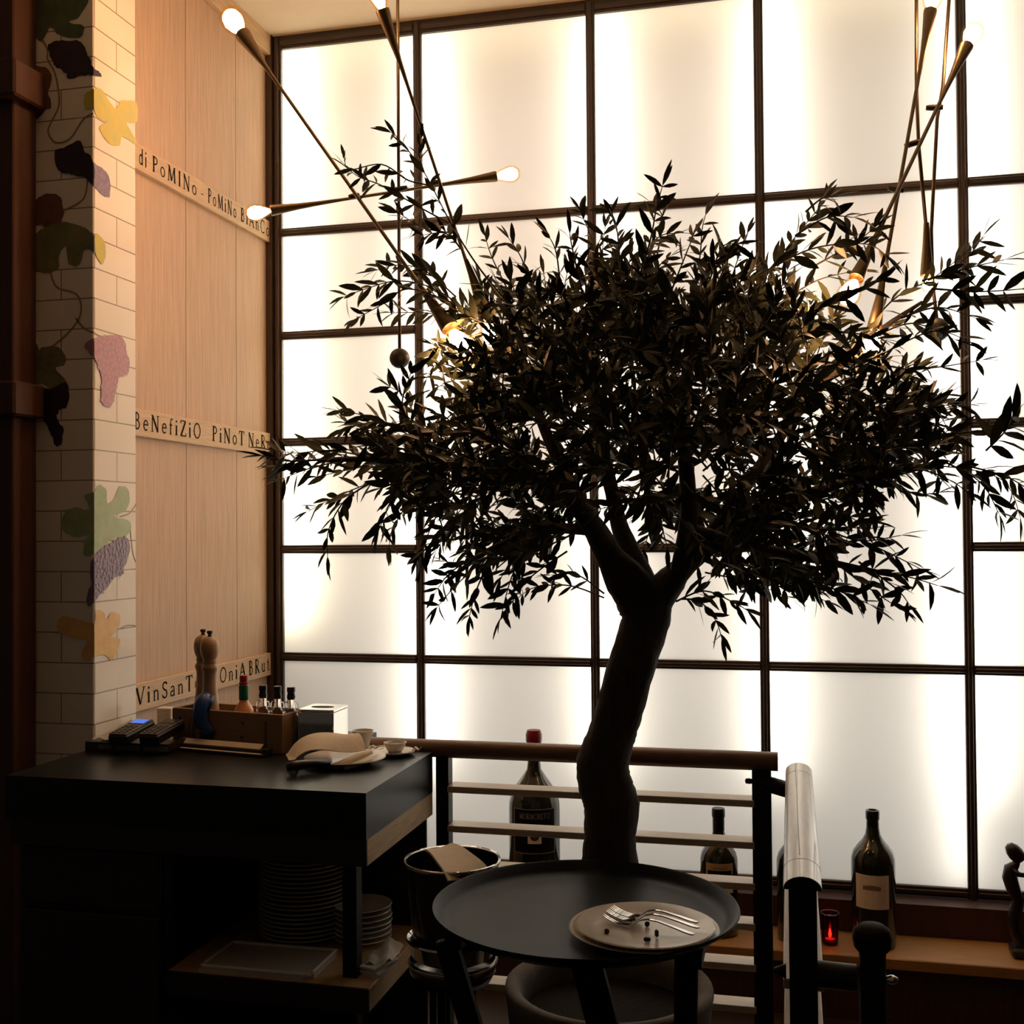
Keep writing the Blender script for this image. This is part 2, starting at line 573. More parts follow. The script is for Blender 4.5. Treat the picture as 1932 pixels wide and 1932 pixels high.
GL = {
    'I': (.40, [(TK, [(.2, 0), (.2, 1)]), sf(.2, .02), sf(.2, .98)]),
    'i': (.32, [(TK, [(.16, 0), (.16, .62)]), sf(.16, .02), (.045, [(.04, .6), (.16, .6)]), (.13, [(.16, .80), (.16, .93)])]),
    'd': (.64, [(.09, arc(.27, .31, .2, .29, 0, 360, 16)), (TK, [(.48, 0), (.48, 1)]), (.045, [(.36, .98), (.48, .98)]), sf(.53, .02, .07)]),
    'P': (.64, [(TK, [(.17, 0), (.17, 1)]), (.09, [(.17, .97)] + arc(.27, .74, .27, .23, 90, -90) + [(.17, .51)]), sf(.17, .02, .14), (.045, [(.04, .98), (.2, .98)])]),
    'R': (.72, [(TK, [(.17, 0), (.17, 1)]), (.09, [(.17, .97)] + arc(.27, .74, .25, .23, 90, -90) + [(.17, .51)]), (TK, [(.3, .5), (.62, .03)]), sf(.17, .02, .14), sf(.65, .02, .07), (.045, [(.04, .98), (.2, .98)])]),
    'B': (.66, [(TK, [(.17, 0), (.17, 1)]), (.09, [(.17, .97)] + arc(.27, .755, .2, .215, 90, -90) + [(.17, .54)]), (.09, [(.17, .54)] + arc(.3, .285, .24, .255, 90, -90) + [(.17, .03)]), (.045, [(.04, .02), (.2, .02)]), (.045, [(.04, .98), (.2, .98)])]),
    'o': (.62, [(.085, arc(.31, .31, .22, .29, 0, 360, 16))]),
    'O': (.88, [(.095, arc(.44, .5, .34, .47, 0, 360, 20))]),
    'C': (.78, [(.095, arc(.45, .5, .36, .47, 48, 312, 14)), (.05, [(.69, .72), (.70, .95)])]),
    'M': (1.02, [(TN, [(.15, 0), (.2, 1)]), (TK, [(.2, 1), (.5, .05)]), (TN, [(.5, .05), (.8, 1)]), (TK, [(.81, 1), (.86, 0)]), sf(.15, .02), sf(.87, .02), sf(.15, .98, .08), sf(.86, .98, .08)]),
    'N': (.86, [(TN, [(.15, 0), (.15, 1)]), (TK, [(.15, 1), (.70, 0)]), (TN, [(.70, 0), (.70, 1)]), sf(.15, .02), sf(.70, .98), sf(.1, .98, .08)]),
    'A': (.80, [(TN, [(.08, 0), (.39, 1)]), (TK, [(.39, 1), (.72, 0)]), (TN, [(.2, .36), (.58, .36)]), sf(.08, .02), sf(.72, .02)]),
    'V': (.80, [(TK, [(.08, 1), (.42, 0)]), (TN, [(.42, 0), (.74, 1)]), sf(.08, .98), sf(.74, .98)]),
    'n': (.64, [(.10, [(.15, 0), (.15, .6)]), (.085, [(.15, .45)] + arc(.32, .42, .16, .18, 150, 0)), (.10, [(.48, .42), (.48, 0)]), sf(.15, .02, .1), sf(.48, .02, .1), (.045, [(.04, .59), (.15, .59)])]),
    'u': (.64, [(.10, [(.15, .6), (.15, .2)]), (.085, arc(.31, .2, .16, .18, 180, 340)), (.10, [(.48, .6), (.48, 0)]), (.045, [(.04, .59), (.15, .59)]), (.045, [(.37, .59), (.48, .59)]), sf(.53, .02, .06)]),
    'e': (.54, [(.085, arc(.27, .31, .19, .29, 0, 310, 14)), (TN, [(.08, .34), (.46, .34)])]),
    'f': (.40, [(.10, [(.17, 0), (.17, .75)]), (.07, arc(.29, .78, .12, .19, 180, 40, 6)), (TN, [(.05, .58), (.33, .58)]), sf(.17, .02, .1)]),
    't': (.40, [(.10, [(.17, .82), (.17, .15)]), (.07, arc(.28, .15, .11, .13, 180, 320, 6)), (TN, [(.04, .6), (.34, .6)])]),
    'Z': (.70, [(TN, [(.08, .97), (.62, .97)]), (TK, [(.6, .97), (.1, .03)]), (TN, [(.08, .03), (.64, .03)]), (TN, [(.08, .97), (.08, .8)]), (TN, [(.64, .03), (.64, .22)])]),
    'T': (.72, [(TK, [(.36, 0), (.36, 1)]), (TN, [(.04, .97), (.68, .97)]), (TN, [(.05, .97), (.05, .8)]), (TN, [(.67, .97), (.67, .8)]), sf(.36, .02)]),
    'E': (.62, [(TK, [(.17, 0), (.17, 1)]), (TN, [(.06, .97), (.54, .97)]), (TN, [(.17, .51), (.45, .51)]), (TN, [(.06, .03), (.56, .03)]), (TN, [(.55, .03), (.55, .2)]), (TN, [(.53, .97), (.53, .8)])]),
    'S': (.56, [(.10, arc(.28, .74, .18, .22, 30, 240, 9) + arc(.28, .26, .2, .235, 65, -150, 10)), (TN, [(.45, .8), (.45, .96)]), (TN, [(.08, .05), (.08, .24)])]),
    'a': (.54, [(.10, [(.42, 0), (.42, .42)]), (.08, arc(.26, .42, .16, .18, 0, 150, 7)), (.085, arc(.24, .17, .16, .15, 60, 330, 10)), sf(.46, .02, .06)]),
    '-': (.45, [(.06, [(.1, .33), (.35, .33)])]),
    ' ': (.4, []),
}


def glyph_quads(text, spacing=.1):
    """text -> list of quads in (u, v), total width"""
    x, out = 0.0, []
    for ch in text:
        adv, strokes = GL[ch]
        for w, pts in strokes:
            for p, q in zip(pts, pts[1:]):
                d = Vector((q[0] - p[0], q[1] - p[1]))
                if d.length < 1e-6:
                    continue
                d.normalize()
                n = Vector((-d.y, d.x)) * (w / 2)
                e = d * (w * .12 if len(pts) > 2 else 0)
                out.append([(x + p[0] - e.x + n.x, p[1] - e.y + n.y), (x + p[0] - e.x - n.x, p[1] - e.y - n.y),
                            (x + q[0] + e.x - n.x, q[1] + e.y - n.y), (x + q[0] + e.x + n.x, q[1] + e.y + n.y)])
        x += adv + spacing
    return out, x - spacing


def lettering(text, fn, width, height, parent, matl, name='lettering', spacing=.1):
    """fn(u, v, d) -> point; u along the line, v up, d out of the surface"""
    qs, w = glyph_quads(text, spacing)
    k = width / w
    b = MB()
    for i, q in enumerate(qs):
        d = .0006 + .00002 * (i % 7)
        b.add([fn(u * k, v * height, d) for u, v in q], [(0, 1, 2, 3)])
    return b.build(name, matl, parent)


def board(z0, z1, words, what):
    o = MB().bb((-.03, -1.1, z0), (-.014, -.03, z1), bev=.0015).build('lettered_board', M_oakboard)
    tag(o, what, 'sign', 'lettered oak boards across the panelled wall')
    h = z1 - z0
    for text, xa, xb, ym in words:
        ya, yb = atx(xa, ym, -.014).y, atx(xb, ym, -.014).y
        lettering(text, lambda u, v, d, ya=ya: (-.014 + d, ya + u, z0 + h * .24 + v), yb - ya, h * .62, o, M_letter, spacing=.22)
    return o


board(2.600, 2.679, [('di', 262, 277, 300), ('PoMINo', 287, 371, 330), ('-', 377, 386, 370), ('PoMiNo', 392, 446, 385), ('BiAnCo', 454, 508, 415)],
      'upper oak board lettered di PoMINo, under the amber bulb on the wall')
board(1.797, 1.879, [('BeNefiZiO', 252, 379, 805), ('PiNoT', 400, 461, 825), ('NeRo', 468, 511, 835)],
      'middle oak board lettered BeNefiZiO PiNoT NeRo on the panelled wall')
board(.974, 1.057, [('VinSanTo', 256, 378, 1310), ('OniA', 414, 463, 1270), ('BRut', 469, 508, 1250)],
      'lowest oak board lettered VinSanT and BRut, behind the pepper mills')

# ------------------------------------------------------------------ painted vines on the tiled column
def uz(px, py):
    if px <= 178.5:
        p = at(px, py, -1.25)
        return (min(0, p.x - .05), p.z)
    p = atx(px, py, .05)
    return (max(0, p.y + 1.25), p.z)


def clip(poly, side):
    out = []
    n = len(poly)
    for i in range(n):
        a, b = poly[i], poly[(i + 1) % n]
        ia, ib = a[0] * side >= 0, b[0] * side >= 0
        if ia:
            out.append(a)
        if ia != ib:
            t = a[0] / (a[0] - b[0])
            out.append((0.0, a[1] + (b[1] - a[1]) * t))
    return out


def face_pt(u, z, side, e):
    return (.05 + u, -1.25 - e, z) if side < 0 else (.05 + e, -1.25 + u, z)


PAINTN = [0]


def paint(name, poly_px, matl, parent=None, wob=0.0, raw=False):
    poly = poly_px if raw else [uz(*p) for p in poly_px]
    q = []
    n_ = len(poly)
    for i in range(n_):
        p0, p1, p2, p3 = (Vector(poly[(i + o) % n_]) for o in (-1, 0, 1, 2))
        for k in range(5):
            t = k / 5
            c = .5 * ((2 * p1) + (p2 - p0) * t + (2 * p0 - 5 * p1 + 4 * p2 - p3) * t * t + (3 * p1 - p0 - 3 * p2 + p3) * t ** 3)
            q.append((c.x + wob * .6 * math.sin(7.3 * i + 9 * t), c.y + wob * .6 * math.cos(5.1 * i + 8 * t)))
    poly = q
    PAINTN[0] += 1
    e = .0010 + .00012 * (PAINTN[0] % 12)
    b = MB()
    for side in (-1, 1):
        c = clip(poly, side)
        if len(c) >= 3:
            if side < 0:
                c = [(u, z) for u, z in c]
            vs = [face_pt(min(u, .0003) if side < 0 else max(u, -.0003), z, side, e) for u, z in c]
            b.add(vs, [tuple(range(len(vs)))])
    if b.v:
        return b.build(name, matl, parent or colm)


def ribbon_px(pts, w):
    P = [Vector(uz(*p)) for p in pts]
    fine = []
    for i in range(len(P) - 1):
        p0, p1, p2, p3 = P[max(i - 1, 0)], P[i], P[i + 1], P[min(i + 2, len(P) - 1)]
        for k in range(6):
            t = k / 6
            fine.append(.5 * ((2 * p1) + (p2 - p0) * t + (2 * p0 - 5 * p1 + 4 * p2 - p3) * t * t + (3 * p1 - p0 - 3 * p2 + p3) * t ** 3))
    fine.append(P[-1])
    L, R = [], []
    for i, p in enumerate(fine):
        d = (fine[min(i + 1, len(fine) - 1)] - fine[max(i - 1, 0)]).normalized()
        n = Vector((-d.y, d.x)) * w / 2
        L.append(p + n)
        R.append(p - n)
    return L, R


def stem(pts, w=.005, matl=None):
    L, R = ribbon_px(pts, w)
    b = MB()
    for i in range(len(L) - 1):
        q = [L[i], R[i], R[i + 1], L[i + 1]]
        m = sum(p.x for p in q) / 4
        side = -1 if m < 0 else 1
        vs = [face_pt(min(p.x, 0) if side < 0 else max(p.x, 0), p.y, side, .0008) for p in q]
        b.add(vs, [(0, 1, 2, 3)])
    return b.build('vine_stem', matl or M_vine, colm)


M_vine = mat('paint_brown', (.27, .19, .10), .3)
M_pl_dg = mat('paint_dark_green', (.10, .14, .075), .25, var=.4, scale=25)
M_pl_ol = mat('paint_olive', (.26, .23, .10), .25, var=.45, scale=22, col2=(.13, .15, .07))
M_pl_ye = mat('paint_yellow', (.66, .50, .05), .2, scale=18, col2=(.46, .46, .12))
M_pl_gr = mat('paint_pale_green', (.40, .46, .22), .2, scale=22, col2=(.26, .36, .17))
M_pl_or = mat('paint_orange', (.82, .56, .16), .2, scale=20, col2=(.70, .38, .12))
M_pl_rd = mat('paint_russet', (.22, .10, .06), .25, scale=25, col2=(.12, .07, .05))
M_pg_dk = mat('paint_grape_dark', (.045, .022, .035), .2, var=.5, scale=60)
M_pg_pk = mat('paint_grape_pink', (.50, .26, .30), .2, scale=70, col2=(.36, .17, .24))
M_pg_pu = mat('paint_grape_purple', (.27, .19, .27), .2, scale=60, col2=(.17, .11, .18))

stem([(60, 58), (78, 72), (90, 95), (90, 112), (105, 142), (112, 195), (100, 225), (91, 248), (105, 269), (132, 262), (158, 225), (178, 214)])
stem([(166, 335), (158, 375), (122, 397)])
stem([(96, 515), (108, 542), (145, 556), (153, 590), (133, 624), (98, 655)])
stem([(143, 600), (160, 620), (180, 630), (196, 638)])
stem([(225, 975), (244, 968), (257, 950)], .004)
stem([(244, 985), (250, 1040), (256, 1060)], .004)
stem([(222, 1188), (240, 1180), (257, 1181)], .004)
paint('vine_leaf', [(52, -10), (60, 20), (54, 50), (78, 78), (95, 52), (112, 66), (150, 72), (158, 50), (130, 42), (150, 30), (162, -10)], M_pl_dg, wob=.002)
g1 = [(92, 85), (110, 78), (150, 78), (165, 100), (178, 125), (190, 140), (185, 146), (160, 143), (130, 148), (125, 138), (105, 125), (95, 105)]
paint('grape_bunch', g1, M_pg_dk, wob=.004)
paint('vine_leaf', [(52, 135), (60, 123), (90, 130), (98, 150), (92, 175), (98, 200), (85, 210), (70, 225), (58, 215), (50, 180)], M_pl_rd, wob=.003)
paint('vine_leaf', [(160, 180), (170, 172), (190, 168), (205, 190), (218, 205), (230, 190), (257, 195), (257, 230), (238, 232), (248, 250), (257, 272), (230, 258), (225, 275), (205, 270), (190, 250), (188, 238), (200, 230), (183, 222), (178, 205), (162, 205)], M_pl_ye, wob=.0015)
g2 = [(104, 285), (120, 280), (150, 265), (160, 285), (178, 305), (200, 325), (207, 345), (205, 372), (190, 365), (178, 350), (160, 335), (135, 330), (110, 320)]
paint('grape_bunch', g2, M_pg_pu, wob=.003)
paint('grape_bunch', [(104, 285), (120, 280), (150, 265), (160, 285), (176, 303), (176, 347), (160, 335), (135, 330), (110, 320)], M_pg_dk, wob=.003)  # front-face half of the same bunch overpainted dark, shade in its colour
paint('vine_leaf', [(45, 400), (60, 385), (78, 370), (108, 366), (120, 390), (118, 415), (95, 430), (75, 425), (50, 435)], M_pl_rd, wob=.003)
paint('vine_leaf', [(55, 470), (70, 440), (110, 420), (150, 425), (178, 440), (195, 455), (198, 480), (192, 498), (180, 480), (160, 470), (150, 500), (130, 497), (125, 465), (112, 480), (110, 505), (90, 515), (65, 505)], M_pl_ol, wob=.002)
paint('vine_leaf', [(179, 441), (195, 455), (198, 480), (192, 498), (180, 480)], M_pl_ye, wob=.001)  # side-face part of the same leaf painted lighter, light in its colour
paint('grape_bunch', [(38, 465), (60, 490), (62, 520), (68, 540), (60, 555), (48, 575), (38, 580)], M_pg_dk, wob=.003)
g3 = [(160, 655), (170, 642), (195, 635), (220, 632), (235, 645), (237, 665), (243, 680), (240, 705), (225, 710), (220, 725), (216, 745), (210, 765), (200, 768), (190, 755), (190, 710), (178, 675)]
paint('grape_bunch', g3, M_pg_pk, wob=.002)
paint('vine_leaf', [(42, 690), (45, 645), (62, 638), (75, 660), (80, 655), (110, 655), (125, 675), (120, 690), (105, 695), (128, 725), (100, 735), (75, 725), (65, 760), (55, 740), (45, 720)], M_pl_ol, wob=.002)
paint('grape_bunch', [(72, 730), (95, 735), (118, 722), (130, 730), (128, 765), (112, 775), (108, 790), (120, 810), (115, 838), (105, 840), (95, 815), (82, 790), (70, 760)], M_pg_dk, wob=.003)
paint('vine_leaf', [(116, 985), (125, 965), (145, 957), (170, 965), (160, 935), (175, 930), (187, 915), (200, 925), (202, 950), (215, 940), (225, 918), (240, 922), (244, 945), (235, 965), (220, 970), (215, 975), (245, 985), (240, 1010), (215, 1015), (195, 1030), (178, 1045), (160, 1048), (160, 1020), (170, 1010), (140, 1012), (120, 1000)], M_pl_gr, wob=.002)
g4 = [(172, 1060), (190, 1035), (215, 1020), (235, 1012), (245, 1030), (240, 1055), (232, 1075), (232, 1083), (215, 1090), (200, 1110), (185, 1125), (175, 1140), (165, 1142), (165, 1120), (172, 1100)]
paint('grape_bunch', g4, M_pg_pu, wob=.002)
paint('vine_leaf', [(108, 1180), (120, 1162), (145, 1168), (178, 1175), (180, 1152), (195, 1155), (200, 1170), (210, 1155), (225, 1160), (224, 1180), (215, 1195), (205, 1200), (225, 1205), (222, 1225), (210, 1245), (195, 1235), (178, 1240), (160, 1247), (155, 1230), (165, 1208), (145, 1205), (115, 1195)], M_pl_or, wob=.002)
M_vein = mat('paint_vein', (.20, .15, .06), .3)
for vv in ([(222, 228), (200, 215)], [(222, 228), (240, 205)], [(222, 228), (210, 255)], [(222, 228), (245, 245)], [(205, 1200), (190, 1175)], [(205, 1200), (200, 1230)], [(205, 1200), (216, 1172)],
           [(212, 985), (190, 950)], [(212, 985), (195, 1010)], [(212, 985), (230, 940)]):
    stem(vv, .0015, M_vein)
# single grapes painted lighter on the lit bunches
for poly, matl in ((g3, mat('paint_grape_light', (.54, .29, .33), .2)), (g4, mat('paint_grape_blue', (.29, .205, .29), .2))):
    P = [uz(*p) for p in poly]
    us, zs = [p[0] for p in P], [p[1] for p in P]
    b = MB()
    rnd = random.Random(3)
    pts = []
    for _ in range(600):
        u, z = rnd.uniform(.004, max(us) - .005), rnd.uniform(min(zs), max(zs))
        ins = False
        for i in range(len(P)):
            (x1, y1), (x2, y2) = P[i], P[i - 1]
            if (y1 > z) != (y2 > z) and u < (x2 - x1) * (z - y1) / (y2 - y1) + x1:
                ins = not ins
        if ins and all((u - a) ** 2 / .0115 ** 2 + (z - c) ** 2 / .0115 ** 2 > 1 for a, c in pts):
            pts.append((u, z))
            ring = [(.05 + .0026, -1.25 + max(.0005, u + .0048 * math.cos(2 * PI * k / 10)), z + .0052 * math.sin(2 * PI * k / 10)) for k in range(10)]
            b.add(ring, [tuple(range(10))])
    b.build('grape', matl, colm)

# ------------------------------------------------------------------ service counter
top = MB()
ZC = .95
top.prism([(.12, -1.70), (1.0, -1.70), (1.0, -1.236), (.76, -1.236), (.76, -.99), (-.028, -.99), (-.028, -1.04), (.052, -1.04), (.052, -1.27), (.12, -1.30)], .850, ZC)
wt = tag(top.build('worktop', M_stone), 'thick black stone worktop of the service counter beside the railing', 'worktop')
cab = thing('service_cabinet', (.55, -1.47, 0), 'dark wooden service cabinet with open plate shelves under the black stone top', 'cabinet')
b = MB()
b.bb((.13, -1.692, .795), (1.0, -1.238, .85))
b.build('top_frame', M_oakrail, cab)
fl_ = MB().bb((.13, -1.70, .794), (1.0, -1.692, .85), bev=.001).build('shaded_front_edge', M_cabinet, cab)  # front of the oak edge, its shade put into a dark colour
fl_['label'] = 'shade-darkened front edge below the worktop'
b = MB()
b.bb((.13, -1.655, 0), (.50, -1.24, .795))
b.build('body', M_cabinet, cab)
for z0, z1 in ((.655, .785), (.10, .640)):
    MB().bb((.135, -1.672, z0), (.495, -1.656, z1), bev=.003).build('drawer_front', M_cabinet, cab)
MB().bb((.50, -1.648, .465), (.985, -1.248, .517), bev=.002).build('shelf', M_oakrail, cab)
fl_ = MB().bb((.50, -1.656, .464), (.986, -1.648, .518), bev=.001).build('shaded_front_edge', M_cabinet, cab)  # shelf front coloured darker than its oak to stand for shade
fl_['label'] = 'shade-darkened front edge of the shelf'
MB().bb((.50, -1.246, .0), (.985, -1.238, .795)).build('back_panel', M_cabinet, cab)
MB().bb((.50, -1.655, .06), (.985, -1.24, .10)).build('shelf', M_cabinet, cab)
MB().bb((.905, -1.60, .10), (.938, -1.567, .465)).build('post', M_black, cab)
MB().bb((.905, -1.60, .517), (.938, -1.567, .795)).build('post', M_black, cab)

# plates on the shelf
def plate_prof(r, h, foot=.55):
    return [(0, .004), (r * foot * .95, .004), (r * foot, 0), (r * foot * 1.06, 0), (r * .72, h * .45), (r * .97, h * .92), (r, h), (r * .985, h + .002),
            (r * .72, h * .62 + .002), (r * .6, .008), (0, .008)]


def plate(name, c, r, h, label, group=None, matl=None):
    o = MB().lathe(plate_prof(r, h), (0, 0, 0), 40).build(name, matl or M_china, smooth=True, angle=50)
    o.location = c
    return tag(o, label, 'plate', group)


p0 = plate('dinner_plate', (.712, -1.364, .5175), .112, .018, 'white dinner plate in the tall stack on the shelf', 'tall stack of dinner plates', M_china_d)
for k in range(1, 21):
    c = p0.copy()
    COL.objects.link(c)
    c.location = (.712 + random.uniform(-.002, .002), -1.364 + random.uniform(-.002, .002), .5175 + k * .0106)
    if k == 20:
        c['label'] = 'white dinner plate, topmost of the tall stack under the counter'
s0 = plate('side_plate', (.865, -1.372, .5175), .070, .013, 'small white plate in the short stack behind the black shelf post', 'short stack of small plates', M_china)
for k in range(1, 7):
    c = s0.copy()
    COL.objects.link(c)
    c.location = (.865 + random.uniform(-.003, .003), -1.372, .5175 + k * .0125)
    if k == 6:
        c['label'] = 'small white plate, topmost of the short stack on the shelf'
# rectangular serving dish at the front of the shelf
d = MB()
dl, dr, dz = .575, .845, .5172
d.prism([(dl, -1.640), (dr - .02, -1.640), (dr, -1.62), (dr, -1.490), (dr - .01, -1.480), (dl + .01, -1.480), (dl, -1.490)], dz, dz + .010)
dish = d.build('serving_dish', M_china_d)
tag(dish, 'flat rectangular beige dish at the front of the cabinet shelf', 'dish')
rim = MB()
for a, c in (((dl, -1.640), (dr, -1.632)), ((dl, -1.488), (dr, -1.480)), ((dl, -1.640), (dl + .008, -1.480)), ((dr - .008, -1.62), (dr, -1.480))):
    rim.bb((a[0], a[1], dz + .010), (c[0], c[1], dz + .017), bev=.002)
rim.build('rim', M_china, dish)
# folded paper napkins
nk = MB()
rn = random.Random(5)
for k in range(5):
    nk.box((.968 + rn.uniform(-.003, .003), -1.545 + rn.uniform(-.004, .004), .5185 + k * .0045), (.036 * 1.25, .085, .004), rz=-.25 + rn.uniform(-.12, .12))
pn = tag(nk.build('paper_napkin_pile', M_paper), 'small pile of folded paper napkins at the shelf edge beside the post', 'napkins')
cr = MB()
N = 9
vs, fs = [], []
for i in range(N):
    for j in range(N):
        u, v = i / (N - 1) - .5, j / (N - 1) - .5
        vs.append((.970 + u * .055 + .01 * v, -1.52 + v * .10, .542 + .028 * (.25 - u * u) * 3 * (.5 + v) + .005 * math.sin(9 * u + 7 * v) + .003 * math.sin(17 * v)))
for i in range(N - 1):
    for j in range(N - 1):
        fs.append((i * N + j, (i + 1) * N + j, (i + 1) * N + j + 1, i * N + j + 1))
cr.add(vs, fs)
cr.build('crumpled_top_napkin', M_paper, pn, smooth=True)

# ------------------------------------------------------------------ things on the worktop
# payment terminals on a black tray
bt = MB()
bt.prism([(.130, -1.408), (.360, -1.402), (.360, -1.300), (.298, -1.286), (.298, -1.215), (.130, -1.215)], ZC, ZC + .026)
tb = tag(bt.build('charging_base', M_plastic), 'black flat base carrying two card payment terminals on the worktop', 'charger')
for k in range(3):
    MB().bb((.140 + k * .078, -1.407, ZC + .008), (.205 + k * .078, -1.4045, ZC + .020)).build('front_slot', M_keys, tb)


def terminal(x, y, z, lit):
    t = thing('card_terminal', (x, y, z), 'card payment terminal with ' + ('lit blue screen, left of the pair' if lit else 'dark screen, beside the wooden wine box'), 'card reader', 'card payment terminals')
    # body tilted up towards the back
    tilt = math.radians(9)
    Mx = Matrix.Rotation(-.06, 3, 'Z') @ Matrix.Rotation(tilt, 3, 'X')
    org = Vector((x, y, z + .010))

    def P(u, v, w):
        return org + Mx @ Vector((u, v, w))

    MB().box(P(0, .062, 0), (.056, .126, .026), M=Mx, bev=.005).build('body', M_plastic, t)
    MB().box(P(0, .062, .0140), (.051, .119, .003), M=Mx, bev=.001).build('face', M_keys, t)
    MB().box(P(0, .098, .0158), (.045, .040, .0015), M=Mx).build('screen_frame', M_plastic, t)
    MB().box(P(0, .100, .0168), (.039, .029, .001), M=Mx).build('screen', M_screen if lit else M_plastic, t)
    kp = MB()
    for r_ in range(5):
        for c_ in range(3):
            kp.box(P(-.0150 + c_ * .0150, .011 + r_ * .0130, .0160), (.011, .007, .0025), M=Mx, bev=.001)
    kp.build('keypad', M_key, t)
    return t


for px_, lit_ in ((221, True), (279, False)):
    p_ = atz(px_, 1401, ZC + .032)
    terminal(p_.x, p_.y, ZC + .028, lit_)
# crumpled clear wrapping and slips left of the terminals
wr = MB()
N = 10
vs, fs = [], []
for i in range(N):
    for j in range(N):
        u, v = i / (N - 1) - .5, j / (N - 1) - .5
        vs.append((.175 + u * .07, -1.33 + v * .13, ZC + .032 + .016 * max(0, math.cos(u * 3)) * (.5 + v) * 1.6 + .005 * math.sin(13 * u + 5 * v) * math.cos(11 * v)))
for i in range(N - 1):
    for j in range(N - 1):
        fs.append((i * N + j, (i + 1) * N + j, (i + 1) * N + j + 1, i * N + j + 1))
wr.add(vs, fs)
tag(wr.build('crumpled_slip', M_receipt, smooth=True), 'crumpled pale slip lying left of the lit card terminal', 'paper')
sb = at(302, 1372, -1.03)
o = MB().box((sb.x + .02, -1.03, ZC + .03), (.045, .03, .055), bev=.003).build('small_box', M_wlabel)
tag(o, 'small pale box against the oak wall behind the terminals', 'box')

# wooden wine box
A = Vector((.302, -1.282, 0))
B = Vector((.642, -1.343, 0))
ex = (B - A).normalized()
ey = Vector((-ex.y, ex.x, 0))
RZ = math.atan2(ex.y, ex.x)
BL = (B - A).length
BD, BH = .112, .098


def bxp(u, v, w):
    return A + ex * u + ey * v + Vector((0, 0, ZC + .0005 + w))


wb = thing('wine_crate', bxp(BL / 2, BD / 2, 0), 'stamped wooden wine crate holding pepper mills and small bottles', 'crate')
th = .010


def bpart(name, u0, u1, v0, v1, w0, w1):
    c = (bxp(u0, v0, w0) + bxp(u1, v1, w1)) / 2
    return MB().box(c, (u1 - u0, v1 - v0, w1 - w0), rz=RZ, bev=.0012).build(name, M_boxwood, wb)


fp = bpart('front_panel', 0, BL, 0, th, 0, BH)
bpart('back_panel', 0, BL, BD - th, BD, 0, BH)
bpart('end_panel', 0, th, th, BD - th, 0, BH)
bpart('end_panel', BL - th, BL, th, BD - th, 0, BH)
bpart('bottom', th, BL - th, th, BD - th, 0, .008)
st = MB()


def on_front(u, w, d=.0008):
    p = bxp(u, 0, w)
    return p - ey * d


def mark(pts):
    st.add([on_front(u, w) for u, w in pts], [tuple(range(len(pts)))])


def stamp(name):
    global st
    st.build(name, M_stamp, fp)
    st = MB()


# dark crest with a jagged rim, column of stamped strokes on either side, four small stars
cu, cw = BL * .33, BH * .36
ring = []
for k in range(28):
    r_ = .027 if k % 2 == 0 else .020
    ring.append((cu + r_ * math.cos(2 * PI * k / 28), cw + r_ * .95 * math.sin(2 * PI * k / 28)))
mark(ring)
stamp('crest_stamp')
for k in range(11):
    w_ = BH * (.10 + .062 * k)
    bow = .006 * ((k - 5) / 5) ** 2
    mark([(BL * .188 + bow, w_), (BL * .188 + .011 + bow, w_), (BL * .188 + .011 + bow, w_ + .0036), (BL * .188 + bow, w_ + .0036)])
    mark([(BL * .155 + bow, w_), (BL * .155 + .006 + bow, w_), (BL * .155 + .006 + bow, w_ + .003), (BL * .155 + bow, w_ + .003)])
stamp('print_stamp')
for k in range(14):
    w_ = BH * (.10 + .052 * k)
    mark([(BL * .845, w_), (BL * .845 + .009, w_), (BL * .845 + .009, w_ + .0026), (BL * .845, w_ + .0026)])
stamp('print_stamp')
for u_, w_ in ((.08, .74), (.08, .42), (.655, .72), (.645, .36)):
    s_ = []
    for k in range(10):
        r_ = .0062 if k % 2 == 0 else .0028
        s_.append((BL * u_ + r_ * math.sin(2 * PI * k / 10), BH * w_ + r_ * math.cos(2 * PI * k / 10)))
    mark(s_)
    stamp('star_stamp')


# pepper mills
def mill(u, v, label):
    c = bxp(u, v, .0085)
    t = thing('pepper_mill', c, label, 'pepper mill', 'turned wooden pepper mills')
    H = .285
    prof = [(0, 0), (.024, 0), (.0248, .004), (.0248, .05), (.0238, .085), (.0205, .115), (.0180, .142), (.0172, .165), (.0180, .178), (.0205, .186), (.0215, .191), (.0205, .196), (.0172, .200), (.017, .203)]
    MB().lathe([(r, h) for r, h in prof] + [(0, .203)], c, 28).build('body', M_mill, t, smooth=True, angle=50)
    head = [(0, .2035), (.0165, .2035), (.0185, .208), (.0165, .213), (.0185, .217), (.0225, .226), (.0248, .239), (.0243, .252), (.0205, .264), (.013, .271), (.008, .2735), (0, .2735)]
    MB().lathe(head, c, 28).build('head', M_mill, t, smooth=True, angle=60)
    kn = [(0, .2735), (.006, .2735), (.0045, .279), (.0075, .283), (.0080, .286), (.006, .289), (0, .289)]
    MB().lathe(kn, c, 16).build('knob', M_ring, t, smooth=True, angle=50)
    return t


mill(.037, .080, 'turned wooden pepper mill at the left, half hidden behind the other mill')
mill(.086, .046, 'turned wooden pepper mill nearer the middle of the crate, beside the blue clip')

